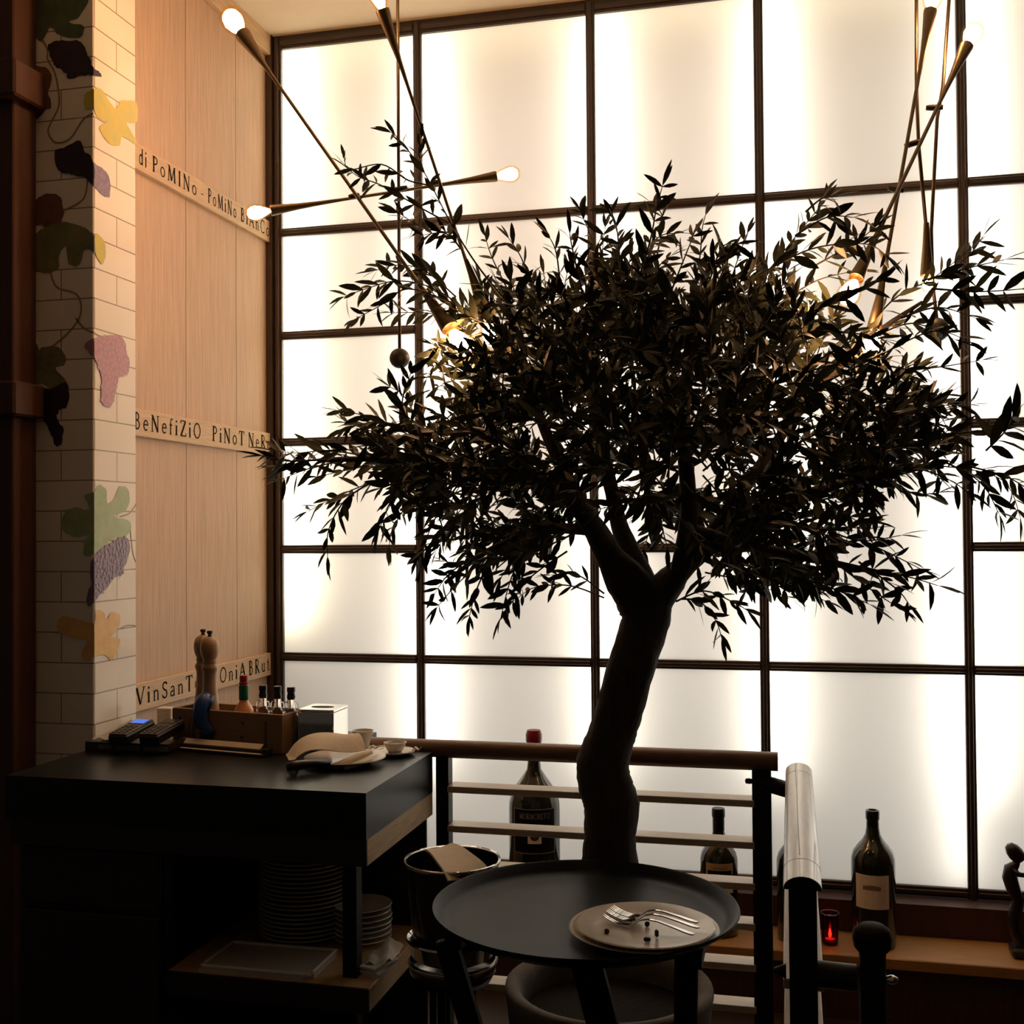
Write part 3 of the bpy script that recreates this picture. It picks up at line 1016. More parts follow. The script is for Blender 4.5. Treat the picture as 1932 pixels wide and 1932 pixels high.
# blue plastic clip over the front edge
bc = MB()
pth = [bxp(.100, .014, BH + .036), bxp(.102, .004, BH + .030), bxp(.103, -.008, BH + .012), bxp(.101, -.012, BH - .012), bxp(.108, -.012, BH - .036), bxp(.124, -.010, BH - .050), bxp(.142, -.008, BH - .052)]
bc.tube(pth[:], [.012, .018, .021, .021, .019, .015, .005], 12, squash=.9)
bc.tube([bxp(.118, .014, BH + .034), bxp(.122, .002, BH + .02), bxp(.124, -.010, BH + .000)], [.006, .008, .004], 10, squash=.6)
tag(bc.build('clip', M_blue, smooth=True), 'blue plastic clip hanging over the front of the wine crate', 'clip')

# pepper sauce bottle
c = bxp(.188, .055, .009)
t = thing('sauce_bottle', c, 'small orange pepper sauce bottle with red cap and green neck band', 'bottle')
MB().lathe([(0, 0), (.026, 0), (.027, .003), (.027, .078), (.024, .088), (.017, .099), (.0125, .106), (.0115, .110), (.0115, .152), (0, .152)], c, 24).build('bottle', M_sauce, t, smooth=True, angle=50)
MB().lathe([(.0122, .112), (.0128, .113), (.0128, .148), (.0122, .149)], c, 24).build('neck_label', M_green, t, smooth=True, angle=50)
MB().lathe([(.0118, .152), (.0125, .152), (.0125, .157), (.0105, .158), (.0105, .173), (.0095, .175), (0, .175)], c, 24).build('cap', M_red, t, smooth=True, angle=50)


# small two-handled cruets
def cruet(u, v, label):
    c = bxp(u, v, .009)
    t = thing('oil_cruet', c, label, 'cruet', 'small two handled glass cruets')
    MB().lathe([(0, 0), (.019, 0), (.020, .003), (.020, .075), (.017, .086), (.0105, .094), (.0095, .100), (.0095, .122), (.011, .124), (.011, .127), (.008, .127), (.0075, .100), (.015, .086), (.018, .075), (.018, .005), (0, .005)], c, 20).build('bottle', M_glass, t, smooth=True, angle=50)
    for s in (-1, 1):
        pts = [c + ex * (s * .0095) + Vector((0, 0, .112)), c + ex * (s * .017) + Vector((0, 0, .112)), c + ex * (s * .0195) + Vector((0, 0, .106)), c + ex * (s * .0195) + Vector((0, 0, .090)), c + ex * (s * .0175) + Vector((0, 0, .080))]
        MB().tube(pts, .0018, 8).build('handle', M_glass, t, smooth=True)
    MB().lathe([(0, .120), (.0085, .120), (.0105, .128), (.0095, .134), (.0085, .138), (.0095, .1385), (.0105, .139), (.0105, .150), (.0095, .1515), (0, .1515)], c, 18).build('stopper', M_plastic, t, smooth=True, angle=40)
    return t


cruet(.248, .055, 'small glass cruet with dark stopper, next to the orange sauce bottle')
cruet(.292, .056, 'middle of the three small glass cruets with dark stoppers')
cruet(.333, .057, 'small glass cruet with dark stopper, nearest the chrome dispenser')

# bill holder in front of the crate: black bar with two pale strips
bh = thing('card_holder', bxp(.16, -.03, -.0005), 'low black bar with two pale strips in front of the wine crate', 'holder')
b = MB()
b.box(bxp(.165, -.028, .008), (.305, .030, .016), rz=RZ, bev=.002)
b.box(bxp(.165, -.048, .0035), (.320, .014, .006), rz=RZ, bev=.001)
b.box(bxp(.322, -.028, .010), (.012, .030, .020), rz=RZ, bev=.003)
b.build('bar', M_plastic, bh)
Ms = Matrix.Rotation(RZ, 3, 'Z') @ Matrix.Rotation(math.radians(35), 3, 'X')
MB().box(bxp(.16, -.026, .0195), (.285, .020, .002), M=Ms).build('strip', M_wlabel, bh)
MB().box(bxp(.165, -.049, .0072), (.305, .009, .001), rz=RZ).build('strip', M_wlabel, bh)

# chrome tissue dispenser
td = thing('tissue_dispenser', (.71, -1.245, ZC), 'mirror chrome tissue dispenser with an oval slot on top', 'dispenser')
b = MB()
y0, y1, z1 = -1.295, -1.195, at(556, 1338, -1.295).z
x0, x1 = .6635, at(629, 1370, y0).x
b.bb((x0, y0, ZC + .0005), (x1, y1, z1 - .006), bev=.002)
# top plate with oval hole
n = 32
outer, inner = [], []
cxh, cyh = (x0 + x1) / 2 - .002, (y0 + y1) / 2
for k in range(n):
    a = 2 * PI * k / n
    ca, sa = math.cos(a), math.sin(a)
    s = min((x1 - x0) / 2 / max(abs(ca), 1e-6), (y1 - y0) / 2 / max(abs(sa), 1e-6))
    outer.append((cxh + .002 + ca * s, cyh + sa * s))
    inner.append((cxh + .031 * ca, cyh + .019 * sa))
vs = [(x, y, z1) for x, y in outer] + [(x, y, z1) for x, y in inner] + [(x, y, z1 - .0055) for x, y in outer] + [(x, y, z1 - .0055) for x, y in inner]
fs = []
for k in range(n):
    k2 = (k + 1) % n
    fs += [(k, k2, n + k2, n + k), (2 * n + k, 2 * n + k2, k2, k), (n + k, n + k2, 3 * n + k2, 3 * n + k)]
b.add(vs, fs)
b.build('body', M_steel, td)
MB().lathe([(0, z1 - .0052), (.030, z1 - .0052)], (cxh, cyh, 0), 24, sy=.61).build('slot', M_plastic, td)

# plate with folded linen napkin and dark handled cutlery
pc = Vector((.838, -1.415, ZC + .0005))
plate('dinner_plate', pc, .098, .016, 'white plate under the draped linen napkin on the worktop corner')


def sheet(fn, nu, nv, name, matl, thick, label=None, cat=None, parent=None):
    vs, fs = [], []
    for i in range(nu):
        for j in range(nv):
            vs.append(Vector(fn(i / (nu - 1), j / (nv - 1))))
    def nid(i, j):
        return i * nv + j
    nrm = []
    for i in range(nu):
        for j in range(nv):
            a = vs[nid(min(i + 1, nu - 1), j)] - vs[nid(max(i - 1, 0), j)]
            c2 = vs[nid(i, min(j + 1, nv - 1))] - vs[nid(i, max(j - 1, 0))]
            q = a.cross(c2)
            nrm.append(q.normalized() if q.length > 1e-12 else Vector((0, 0, 1)))
    tot = nu * nv
    allv = vs + [v - q * thick for v, q in zip(vs, nrm)]
    for i in range(nu - 1):
        for j in range(nv - 1):
            q = (nid(i, j), nid(i + 1, j), nid(i + 1, j + 1), nid(i, j + 1))
            fs.append(q)
            fs.append(tuple(tot + k for k in q[::-1]))
    for i in range(nu - 1):
        for j in (0, nv - 1):
            q = (nid(i, j), nid(i + 1, j), tot + nid(i + 1, j), tot + nid(i, j))
            fs.append(q if j else q[::-1])
    for j in range(nv - 1):
        for i in (0, nu - 1):
            q = (nid(i, j), nid(i, j + 1), tot + nid(i, j + 1), tot + nid(i, j))
            fs.append(q if not i else q[::-1])
    o = MB().add(allv, fs).build(name, matl, parent, smooth=True, angle=60)
    if label:
        tag(o, label, cat)
    return o


def lerp(a, b, t):
    return a + (b - a) * t


def bez(ps, t):
    ps = list(ps)
    while len(ps) > 1:
        ps = [lerp(a, b, t) for a, b in zip(ps, ps[1:])]
    return ps[0]


# napkin: two border curves in space, arched between
NA = [atz(540, 1436, ZC + .006), at(560, 1372, -1.44), at(650, 1378, -1.34), at(668, 1391, -1.32)]
NB = [atz(592, 1438, ZC + .020), at(588, 1392, -1.50), at(628, 1450, -1.49), at(640, 1449, -1.49)]
NB2 = [at(700, 1417, -1.37), at(708, 1430, -1.40)]


def napfn(u, v):
    a = bez(NA, u)
    e = bez([at(545, 1450, -1.52), at(580, 1385, -1.50), at(610, 1440, -1.48), at(690, 1414, -1.39)], u)
    p = lerp(a, e, v)
    p.z += .012 * math.sin(PI * v) * (.3 + u) + .004 * math.sin(6 * u + 4 * v)
    p.z = max(p.z, ZC + .022)
    return p


sheet(napfn, 18, 14, 'linen_napkin', M_napkin, .003, 'folded beige linen napkin draped over the plate on the worktop', 'napkin')
rolled = MB()
rolled.tube([at(632, 1446, -1.475), at(655, 1436, -1.45), at(682, 1425, -1.42), at(699, 1419, -1.40)], [.013, .014, .013, .010], 12, squash=.55)
rolled.tube([at(650, 1450, -1.48), at(675, 1442, -1.46), at(700, 1432, -1.43)], [.008, .010, .008], 10, squash=.5)
tag(rolled.build('linen_napkin', M_napkin, smooth=True), 'rolled corner of beige linen lying on the plate below the draped napkin', 'napkin')
hd = MB()
hd.tube([atz(541, 1447, ZC + .020), atz(560, 1444, ZC + .022), atz(590, 1441, ZC + .022), atz(622, 1438, ZC + .022)], [.011, .014, .012, .008], 12, squash=.8)
tag(hd.build('black_handle', M_plastic, smooth=True), 'black rounded handle sticking out from under the draped napkin', 'handle')
ct = MB()
ct.lathe([(0, 0), (.010, 0), (.010, .018), (0, .018)], atz(556, 1459, ZC + .0005), 14)
tag(ct.build('steel_cap', M_steel), 'tiny shiny steel cap in front of the black handle', 'cap')

# cup with saucer and small dip bowl with saucer
cupc = atz(683, 1413, ZC + .006)
cupc = Vector((cupc.x, -1.255, ZC + .0005))
plate('saucer', (cupc.x + .012, cupc.y, cupc.z), .050, .009, 'white saucer under the beige cup behind the napkin')
t = thing('cup', (cupc.x, cupc.y, cupc.z + .009), 'beige cup with pale contents behind the linen napkin', 'cup')
cz = Vector((cupc.x, cupc.y, cupc.z + .0095))
MB().lathe([(0, 0), (.015, 0), (.016, .003), (.023, .028), (.0275, .042), (.0262, .042), (.021, .028), (.014, .006), (0, .005)], cz, 28).build('bowl', M_china, t, smooth=True, angle=50)
MB().lathe([(0, .035), (.0235, .035)], cz, 24).build('foam', M_paper, t)
sc_ = Vector((.918, -1.290, ZC + .0005))
plate('saucer', sc_, .052, .010, 'white saucer at the back corner of the worktop beside the railing post')
t = thing('dip_bowl', sc_ + Vector((0, 0, .009)), 'small white bowl of dark sauce on the saucer by the railing', 'bowl')
cz = sc_ + Vector((.002, 0, .0085))
MB().lathe([(0, 0), (.016, 0), (.020, .004), (.0275, .019), (.0285, .023), (.0272, .023), (.019, .012), (0, .010)], cz, 28).build('bowl', M_china, t, smooth=True, angle=50)
MB().lathe([(0, .0185), (.0245, .0185)], cz, 24).build('sauce', M_sauce2, t)
rn = random.Random(11)
for k, (px, py, yy) in enumerate(((706, 1410, -1.30), (786, 1413, -1.325))):
    wv = MB()
    pts = [at(px - 9, py + 5, yy), at(px - 3, py - 3, yy + .004), at(px + 4, py + 2, yy - .004), at(px + 10, py - 5, yy)]
    wv.tube(pts, [.002, .006, .005, .002], 6, squash=.35)
    tag(wv.build('sweet_wrapper', M_receipt), ('crumpled shiny wrapper between the cup and the dip bowl', 'crumpled shiny wrapper on the right rim of the dip bowl saucer')[k], 'wrapper')

# ------------------------------------------------------------------ balustrade behind the tree
RY = -1.20
rl = thing('balustrade', (1.42, RY, 0), 'dark wooden balustrade with flat slats running behind the tree trunk', 'railing')
zr = .953
MB().tube([(.80, RY, zr), (1.845, RY, zr)], .0225, 20).build('top_rail', M_railwood, rl, smooth=True, angle=50)
for px in (1018, 1650):
    pass
for x in (1.055, 1.72):
    MB().tube([(x, RY, zr), (x + .0012, RY, zr)], .0227, 20).build('joint', M_railwood, rl)
MB().bb((1.003, RY - .018, 0), (1.036, RY + .018, zr - .018)).build('post', M_black, rl)
MB().bb((1.785, RY - .024, 0), (1.829, RY + .012, zr - .018)).build('post', M_black, rl)
for py in (1510, 1589, 1667, 1743, 1820, 1899):
    z = at(1405, py, RY - .030).z
    s = MB()
    s.bb((1.036, RY - .030, z - .016), (1.79, RY + .028, z), bev=.0015)
    s.build('slat', M_slat, rl)
pz = at(1440, 1485, RY).z
MB().lathe([(0, -.010), (.006, -.008), (.007, 0), (.006, .006), (.004, .010)], (1.778, RY - .010, at(1412, 1472, RY).z), 12, axis=(1, 0, 0)).build('bolt', M_ring, rl, smooth=True)
MB().tube([(1.81, RY - .005, pz + .012), (1.90, RY - .03, pz - .006)], .019, 16).build('arm', M_black, rl, smooth=True, angle=50)

# stair railing coming towards the camera
HX = 1.892
sr = thing('stair_railing', (HX, -1.6, 0), 'stair railing with pale worn round handrail pointing at the viewer', 'railing')
zt = .943
ya, yb = -1.30, -2.185
hr = MB()
prof_ = [(.029 * math.cos(PI * k / 18), .009 + .020 * math.sin(PI * k / 18)) for k in range(19)]


def dbar(y0, y1, g=0.0):
    n_ = len(prof_)
    vs = [(HX + x * (1 + g), y, zt + z * (1 + g)) for y in (y0, y1) for x, z in prof_]
    fs = [(k, (k + 1) % n_, n_ + (k + 1) % n_, n_ + k) for k in range(n_)] + [tuple(range(n_))[::-1], tuple(range(n_, 2 * n_))]
    return MB().add(vs, fs)


hr = dbar(ya, yb)
hro = hr.build('handrail', M_handrail, sr, smooth=True, angle=50)
for y in (-1.39, yb + .10):
    dbar(y, y + .0012, .01).build('joint', M_railwood, hro)
MB().tube([(HX - .004, ya - .001, zt + .0287), (HX - .005, -1.75, zt + .0286), (HX - .003, yb + .12, zt + .0288)], .0006, 6).build('seam', M_railwood, hro)
dbar(yb - .0015, yb, -.03).build('end_cap', M_black, hro)
MB().bb((HX - .021, yb + .006, 0), (HX + .021, yb + .04, zt + .009)).build('post', M_black, sr)
MB().bb((HX - .02, ya - .06, 0), (HX + .02, ya - .02, zt + .009)).build('post', M_black, sr)
for k in range(7):
    z = .80 - k * .103
    MB().bb((HX - .031, yb + .04, z - .016), (HX + .031, ya - .06, z), bev=.0015).build('slat', M_slat, sr)
    if k in (1, 3, 5):
        MB().bb((HX - .032, yb + .012, z - .030), (HX + .032, yb + .030, z - .002)).build('bracket', M_black, sr)
nxx = at(1646, 1800, yb + .03).x
az = at(1580, 1840, yb + .03).z
MB().tube([(HX + .018, yb + .03, az), (nxx - .024, yb + .03, az - .002)], .0200, 16).build('arm', M_black, sr, smooth=True, angle=50)
MB().lathe([(0, 0), (.012, 0), (.004, -.018), (0, -.020)], (HX - .026, yb + .03, az), 12, axis=(1, 0, 0)).build('bolt', M_black, sr, smooth=True)
# next newel post, lower down the stair
nx = at(1646, 1800, yb + .03)
nw = thing('newel_post', (nx.x, yb + .03, 0), 'dark newel post with rounded cap at the lower right', 'post')
topz = at(1646, 1745, yb + .03).z
MB().tube([(nxx, yb + .03, 0), (nxx, yb + .03, topz - .036)], .0200, 20).build('shaft', M_black, nw, smooth=True, angle=50)
M_cap = mat('newel_cap_wood', (.012, .010, .005), .7, spec=.12, var=.3, scale=40)
MB().lathe([(.0200, -.042), (.027, -.034), (.0290, -.020), (.0265, -.007), (.018, 0), (0, .002)], (nxx, yb + .03, topz), 24).build('cap', M_cap, nw, smooth=True)
MB().lathe([(0, .012), (.004, .010), (.007, .004), (.007, 0), (.004, -.008)], (nxx + .026, yb + .03, az), 12, axis=(1, 0, 0)).build('bolt', M_steel, nw, smooth=True)

# ------------------------------------------------------------------ bottles, candle and statue on the ledge
ZL = .2005


def bottle(x, y, r, h, label, neck=.30, shoulder=.58, nr=.28, cap=None, capm=None, name='wine_bottle'):
    t = thing(name, (x, y, ZL), label, 'bottle', 'big wine bottles on the window ledge')
    c = Vector((x, y, ZL))
    n = r * nr
    prof = [(0, .004), (r * .8, .0), (r * .97, .004), (r, .015), (r, h * shoulder), (r * .985, h * (shoulder + .03)), (r * .90, h * (shoulder + .075)), (r * .70, h * (shoulder + .12)), (r * .48, h * (shoulder + .16)),
            (n * 1.2, h * (shoulder + .20)), (n * 1.02, h * (shoulder + .25)), (n, h * .93), (n * 1.12, h * .935), (n * 1.12, h * .985), (n * 1.02, h), (n * .7, h), (n * .7, h - .01), (0, h - .01)]
    body = MB().lathe(prof, c, 40).build('bottle', M_bottle, t, smooth=True, angle=60)
    if cap is not None:
        MB().lathe([(n * 1.03, h * cap), (n * 1.06, h * .93), (n * 1.18, h * .934), (n * 1.18, h * .986), (n * 1.08, h * 1.002), (0, h * 1.002)] if capm is not M_wax else
                   [(n * 1.05, h * cap), (n * 1.1, h * .93), (n * 1.32, h * .95), (n * 1.34, h * .985), (n * 1.1, h * 1.008), (0, h * 1.012)], c, 24).build('capsule', capm or M_capsule, t, smooth=True, angle=60)
    return t


def label_patch(t, c, r, a0, a1, z0, z1, matl, name='label', e=.0008, parent=None, corner=0):
    """patch of a cylinder around c; angles measured from the direction to the viewer"""
    base = math.atan2(CAM.y - c[1], CAM.x - c[0])
    n = 14
    vs = []
    for k in range(n + 1):
        a = base + math.radians(a0 + (a1 - a0) * k / n)
        for z in (z0, z1):
            vs.append((c[0] + (r + e) * math.cos(a), c[1] + (r + e) * math.sin(a), ZL + z))
    fs = [(2 * k, 2 * k + 2, 2 * k + 3, 2 * k + 1) for k in range(n)]
    return MB().add(vs, fs).build(name, matl, parent or t)


# big bottle with the black label
bxm = (at(1008, 1500, -.212).x, -.212)
hM = at(1008, 1380, -.212).z - ZL
rM = .086
t = bottle(bxm[0], bxm[1], rM, hM, 'largest wine bottle with red wax top and black label lettered MORMORETO', cap=.86, capm=M_wax, shoulder=.60, nr=.24)
zz = lambda py: at(1008, py, -.30).z - ZL
zt_, zb_ = zz(1528), zz(1612)
lab = label_patch(t, bxm, rM, -50, 50, zb_, zt_, M_blabel)
bw = .0022
for a0, a1, z0, z1 in ((-50, 50, zt_ - bw, zt_), (-50, 50, zb_, zb_ + bw), (-50, -48.4, zb_, zt_), (48.4, 50, zb_, zt_)):
    label_patch(t, bxm, rM, a0, a1, z0, z1, M_grey, 'border', .0014, lab)
base = math.atan2(CAM.y - bxm[1], CAM.x - bxm[0])


def cyl(c, r, base, z0, span):
    def fn(u, v, d):
        a = base + (u - span / 2) / r
        return (c[0] + (r + .0012 + d) * math.cos(a), c[1] + (r + .0012 + d) * math.sin(a), ZL + z0 + v)
    return fn


lettering('MORMORETO', cyl(bxm, rM, base, zz(1546.5), .104), .104, .0185, lab, M_grey, spacing=.06)
zs0, zs1 = zz(1593), zz(1568)
emb = label_patch(t, bxm, rM, -15, 15, zs0, zs1, M_wlabel, 'emblem', .0014, lab)
sun = MB()
fn = cyl(bxm, rM, base, (zs0 + zs1) / 2 + .003, 0)
sun.add([fn(r_ * math.cos(2 * PI * k / 24), r_ * math.sin(2 * PI * k / 24), .0010) for k in range(24) for r_ in ((.0165 if k % 2 else .0125),)], [tuple(range(24))])
sun.build('sunburst', M_blabel, emb)
rg = MB()
for r0, r1 in ((.0072, .0085), (.0035, .0048)):
    for k in range(20):
        a, a2 = 2 * PI * k / 20, 2 * PI * (k + 1) / 20
        rg.add([fn(r0 * math.cos(a), r0 * math.sin(a), .0014), fn(r1 * math.cos(a), r1 * math.sin(a), .0014), fn(r1 * math.cos(a2), r1 * math.sin(a2), .0014), fn(r0 * math.cos(a2), r0 * math.sin(a2), .0014)], [(0, 1, 2, 3)])
rg.build('sun_ring', M_grey, emb)

# bottle with the gold label, behind the slats
c2 = (at(1356, 1600, -.21).x, -.21)
h2 = at(1355, 1525, -.21).z - ZL
t = bottle(c2[0], c2[1], .060, h2, 'wine bottle with gold label standing behind the balustrade slats', cap=.70, capm=M_capsule, nr=.30, shoulder=.58)
zz = lambda py: at(1356, py, -.27).z - ZL
lab = label_patch(t, c2, .060, -42, 46, zz(1652), zz(1630), M_glabel)
M_goldtxt = mat('gold_print', (.26, .15, .05), .5)
base = math.atan2(CAM.y - c2[1], CAM.x - c2[0])
fn = cyl(c2, .060, base, zz(1640.5), .062)
tx = MB()
rn = random.Random(2)
u = .004
tx.add([fn(u + .0035 + .0035 * math.cos(q), .0035 + .0042 * math.sin(q), .0004) for q in [0.8 + k * .5 for k in range(10)]] + [fn(u + .0035 + .0022 * math.cos(q), .0035 + .003 * math.sin(q), .0004) for q in [0.8 + k * .5 for k in range(9, -1, -1)]], [(k, k + 1, 18 - k, 19 - k) for k in range(9)])
for k in range(13):
    x0 = .013 + k * .0036
    hh = .0052 + .002 * (k in (1, 6, 10))
    tx.add([fn(x0, 0, .0004), fn(x0 + .0018, 0, .0004), fn(x0 + .0018, hh, .0004), fn(x0, hh, .0004)], [(0, 1, 2, 3)])
tx.build('faint_print', M_goldtxt, lab)
label_patch(t, c2, .060, -36, 40, zz(1652), zz(1643.5), M_blabel, 'dark_band', .0012, lab)
label_patch(t, c2, .060, -42, 46, zz(1686), zz(1674), M_wlabel, 'lower_label')

# bottle with the cream label at the right
c3 = (at(1647, 1600, -.21).x, -.21)
h3 = at(1645, 1528, -.21).z - ZL
t = bottle(c3[0], c3[1], .067, h3, 'dark wine bottle with cream square label at the right of the ledge', nr=.29, shoulder=.62)
zz = lambda py: at(1647, py, -.275).z - ZL
lab = label_patch(t, c3, .067, -50, 42, zz(1716), zz(1652), M_wlabel)
base = math.atan2(CAM.y - c3[1], CAM.x - c3[0]) - math.radians(4)
fn = cyl(c3, .067, base, 0, 0)
M_print = mat('label_print', (.20, .15, .11), .6)
pr = MB()
zc_ = zz(1676)
for k in range(9):
    xx = -.024 + k * .006
    hh = .006 + .0045 * math.sin(PI * (k + .5) / 9)
    pr.add([fn(xx - .0028, zc_ - .006, .0004), fn(xx + .0028, zc_ - .006, .0004), fn(xx + .0028, zc_ + hh - .002, .0004), fn(xx - .0028, zc_ + hh - .002, .0004)], [(0, 1, 2, 3)])
for k, py in enumerate((1687, 1695, 1702, 1708)):
    z_ = zz(py)
    w_ = (.020, .026, .022, .024)[k]
    pr.add([fn(-w_, z_, .0004), fn(w_, z_, .0004), fn(w_, z_ + .0012, .0004), fn(-w_, z_ + .0012, .0004)], [(0, 1, 2, 3)])
pr.build('engraving', M_print, lab)
# bottle hidden behind the handrail
bottle(at(1466, 1620, -.21).x + .060, -.21, .062, .40, 'dark wine bottle half hidden behind the pale handrail', nr=.29, shoulder=.60)

# red candle glass
cc = at(1566, 1760, -.235)
cv = thing('candle_holder', (cc.x, -.235, ZL), 'small lit red glass candle holder on the wooden ledge', 'candle')
c = Vector((cc.x, -.235, ZL))
hh = at(1566, 1722, -.235).z - ZL
pr_ = [(0, .002), (.020, .002)]
for k in range(17):
    pr_.append((.0245 + (.0008 if k % 2 else -.0002) + .003 * k / 16, .004 + (hh - .008) * k / 16))
pr_ += [(.0285, hh), (.0265, hh), (.0230, .006), (0, .005)]
MB().lathe(pr_, c, 28).build('glass', M_redglass, cv, smooth=True, angle=80)
MB().lathe([(.0275, hh - .001), (.0290, hh + .0005), (.0275, hh + .002), (.0262, hh + .0005), (.0275, hh - .001)], c, 28).build('rim', M_glass, cv, smooth=True)
MB().lathe([(0, .007), (.016, .007), (.016, .016), (0, .016)], c, 18).build('wax', M_wlabel, cv)
MB().lathe([(0, .018), (.004, .024), (.005, .031), (.003, .042), (0, .050)], c, 12).build('flame', M_flame, cv, smooth=True)

# dark abstract statue at the right edge: two slim figures leaning together on a plinth
sx = at(1922, 1700, -.215)
stt = thing('statue', (sx.x + .03, -.215, ZL), 'dark carved statue of an embracing abstract couple at the right edge', 'statue')
P = lambda px, py, Y=-.215: at(px, py, Y)
b = MB()
mx = 1945
b.bb((P(1906, 1780).x, -.255, ZL), (P(2 * mx - 1906, 1780).x, -.175, P(1906, 1782).z), bev=.008)
b.build('plinth', M_statue, stt)
for s in (0, 1):
    f = (lambda x: x) if s == 0 else (lambda x: 2 * mx - x)
    dy = -.215 + (.012 if s else -.006)
    g = MB()
    g.tube([P(f(1931), 1785, dy), P(f(1917), 1760, dy), P(f(1913), 1735, dy), P(f(1917), 1712, dy), P(f(1921), 1698, dy), P(f(1911), 1675, dy), P(f(1905), 1655, dy), P(f(1907), 1638, dy), P(f(1917), 1630, dy), P(f(1921), 1622, dy)],
           [.022, .019, .018, .019, .016, .021, .0225, .020, .012, .008], 14)
    g.build('figure', M_statue, stt, smooth=True, angle=70)
    hq = MB()
    d0 = (P(f(1925), 1620, dy) - P(f(1908), 1600, dy)).normalized()
    hq.lathe([(0, -.034), (.013, -.029), (.021, -.014), (.0235, .003), (.021, .018), (.013, .029), (0, .033)], P(f(1915), 1609, dy), 18, axis=d0)
    hq.build('head', M_statue, stt, smooth=True)
    ar = MB()
    ar.tube([P(f(1912), 1640, dy - .01), P(f(1922), 1650, dy - .02), P(f(1936), 1652, dy - .02), P(f(1950), 1645, dy - .01)], [.009, .008, .007, .006], 10)
    ar.build('arm', M_statue, stt, smooth=True)

# ------------------------------------------------------------------ planter, bucket, tray
TY = -1.455
pl = thing('planter', (1.478, TY - .012, 0), 'big round clay planter at the foot of the tree', 'planter')
MB().lathe([(0, 0), (.15, 0), (.165, .01), (.205, .30), (.222, .43), (.226, .47), (.230, .49), (.228, .502), (.218, .506), (.200, .500), (.192, .485), (.188, .44), (0, .44)], (1.478, TY - .012, 0), 48).build('pot', M_planter, pl, smooth=True, angle=60)
MB().lathe([(0, .452), (.10, .450), (.187, .442)], (1.478, TY - .012, 0), 40).build('soil', M_soil, pl, smooth=True)

bk = Vector((1.140, -1.535, 0))
zb = .772
bo = thing('ice_bucket', (bk.x, bk.y, .58), 'steel ice bucket on a stand between counter and tree', 'bucket')
MB().lathe([(0, .560), (.080, .560), (.084, .566), (.098, .70), (.1035, zb - .006), (.1065, zb - .004), (.1075, zb), (.1060, zb + .003), (.1025, zb + .001), (.0955, .70), (.080, .570), (0, .568)], bk, 48).build('bucket', M_bucket, bo, smooth=True, angle=45)
MB().lathe([(.1035, zb + .001), (.1068, zb + .0045), (.1085, zb + .001), (.1068, zb - .004), (.1035, zb + .001)], bk, 48).build('rim', M_steel, bo, smooth=True)
bs = thing('bucket_stand', (bk.x, bk.y, 0), 'dark metal floor stand with chrome rings holding the ice bucket', 'stand')
zr1 = .598
MB().lathe([(.092, zr1 - .03), (.101, zr1), (.104, zr1 + .004), (.1015, zr1 + .008), (.096, zr1)], bk, 48).build('upper_ring', M_steel, bs, smooth=True, angle=60)
MB().lathe([(.0, .505), (.085, .510), (.096, .53), (.099, .553), (.095, .557), (.088, .535), (0, .525)], bk, 48).build('cup', M_bucket, bs, smooth=True, angle=60)
MB().lathe([(.097, .547), (.1005, .551), (.097, .555)], bk, 48).build('lower_ring', M_steel, bs, smooth=True)
for k in range(4):
    a = PI / 4 + k * PI / 2
    p = bk + Vector((.05 * math.cos(a), .05 * math.sin(a), 0))
    MB().tube([p + Vector((0, 0, .012)), p + Vector((0, 0, .51))], .008, 12).build('leg', M_black, bs, smooth=True, angle=50)
MB().lathe([(0, 0), (.11, 0), (.112, .006), (.10, .014), (0, .018)], bk, 36).build('base', M_black, bs, smooth=True, angle=50)
# napkin folded over the rim
n0, n1 = at(802, 1602, -1.57), at(852, 1590, -1.50)
n2, n3 = at(925, 1642, -1.56), at(846, 1660, -1.655)


def nap2(u, v):
    p = lerp(lerp(n0, n1, v), lerp(n3, n2, v), u)
    p.z += .010 * math.sin(PI * u) - .004 * math.sin(PI * v) + .0015 * math.sin(9 * u)
    if u > .9:
        p.z -= .02 * (u - .9)
    return p


sheet(nap2, 16, 8, 'linen_napkin', M_napkin, .004, 'folded linen napkin laid across the rim of the ice bucket', 'napkin')

TC = Vector((1.497, -1.862, .775))
TR = .287
tr = thing('serving_tray', TC, 'large round black serving tray with raised rim on a folding stand', 'tray')
MB().lathe([(0, 0), (TR * .84, 0), (TR * .90, .004), (TR * .97, .018), (TR, .026), (TR * .995, .029), (TR * .975, .027), (TR * .93, .014), (TR * .885, .008), (TR * .84, .0075), (TR * .80, .006), (0, .006)], TC, 72).build('tray', M_tray, tr, smooth=True, angle=60)

sd = thing('tray_stand', (TC.x, TC.y, 0), 'black folding stand with crossed legs under the round tray', 'stand')


def bar(p, q, w, d, name='leg'):
    p, q = Vector(p), Vector(q)
    z = (q - p).normalized()
    x = z.cross(Vector((0, 1, 0))).normalized()
    y = z.cross(x)
    M = Matrix((x, y, z)).transposed()
    return MB().box((p + q) / 2, (w, d, (q - p).length), M=M, bev=.003).build(name, M_black, sd)


def leg_px(a, c, Y, w):
    p, q = at(*a, Y), at(*c, Y)
    t = p.z / (p.z - q.z)
    k = (.766 - p.z) / (q.z - p.z)
    bar(p + (q - p) * k, p + (q - p) * t, w, .022)


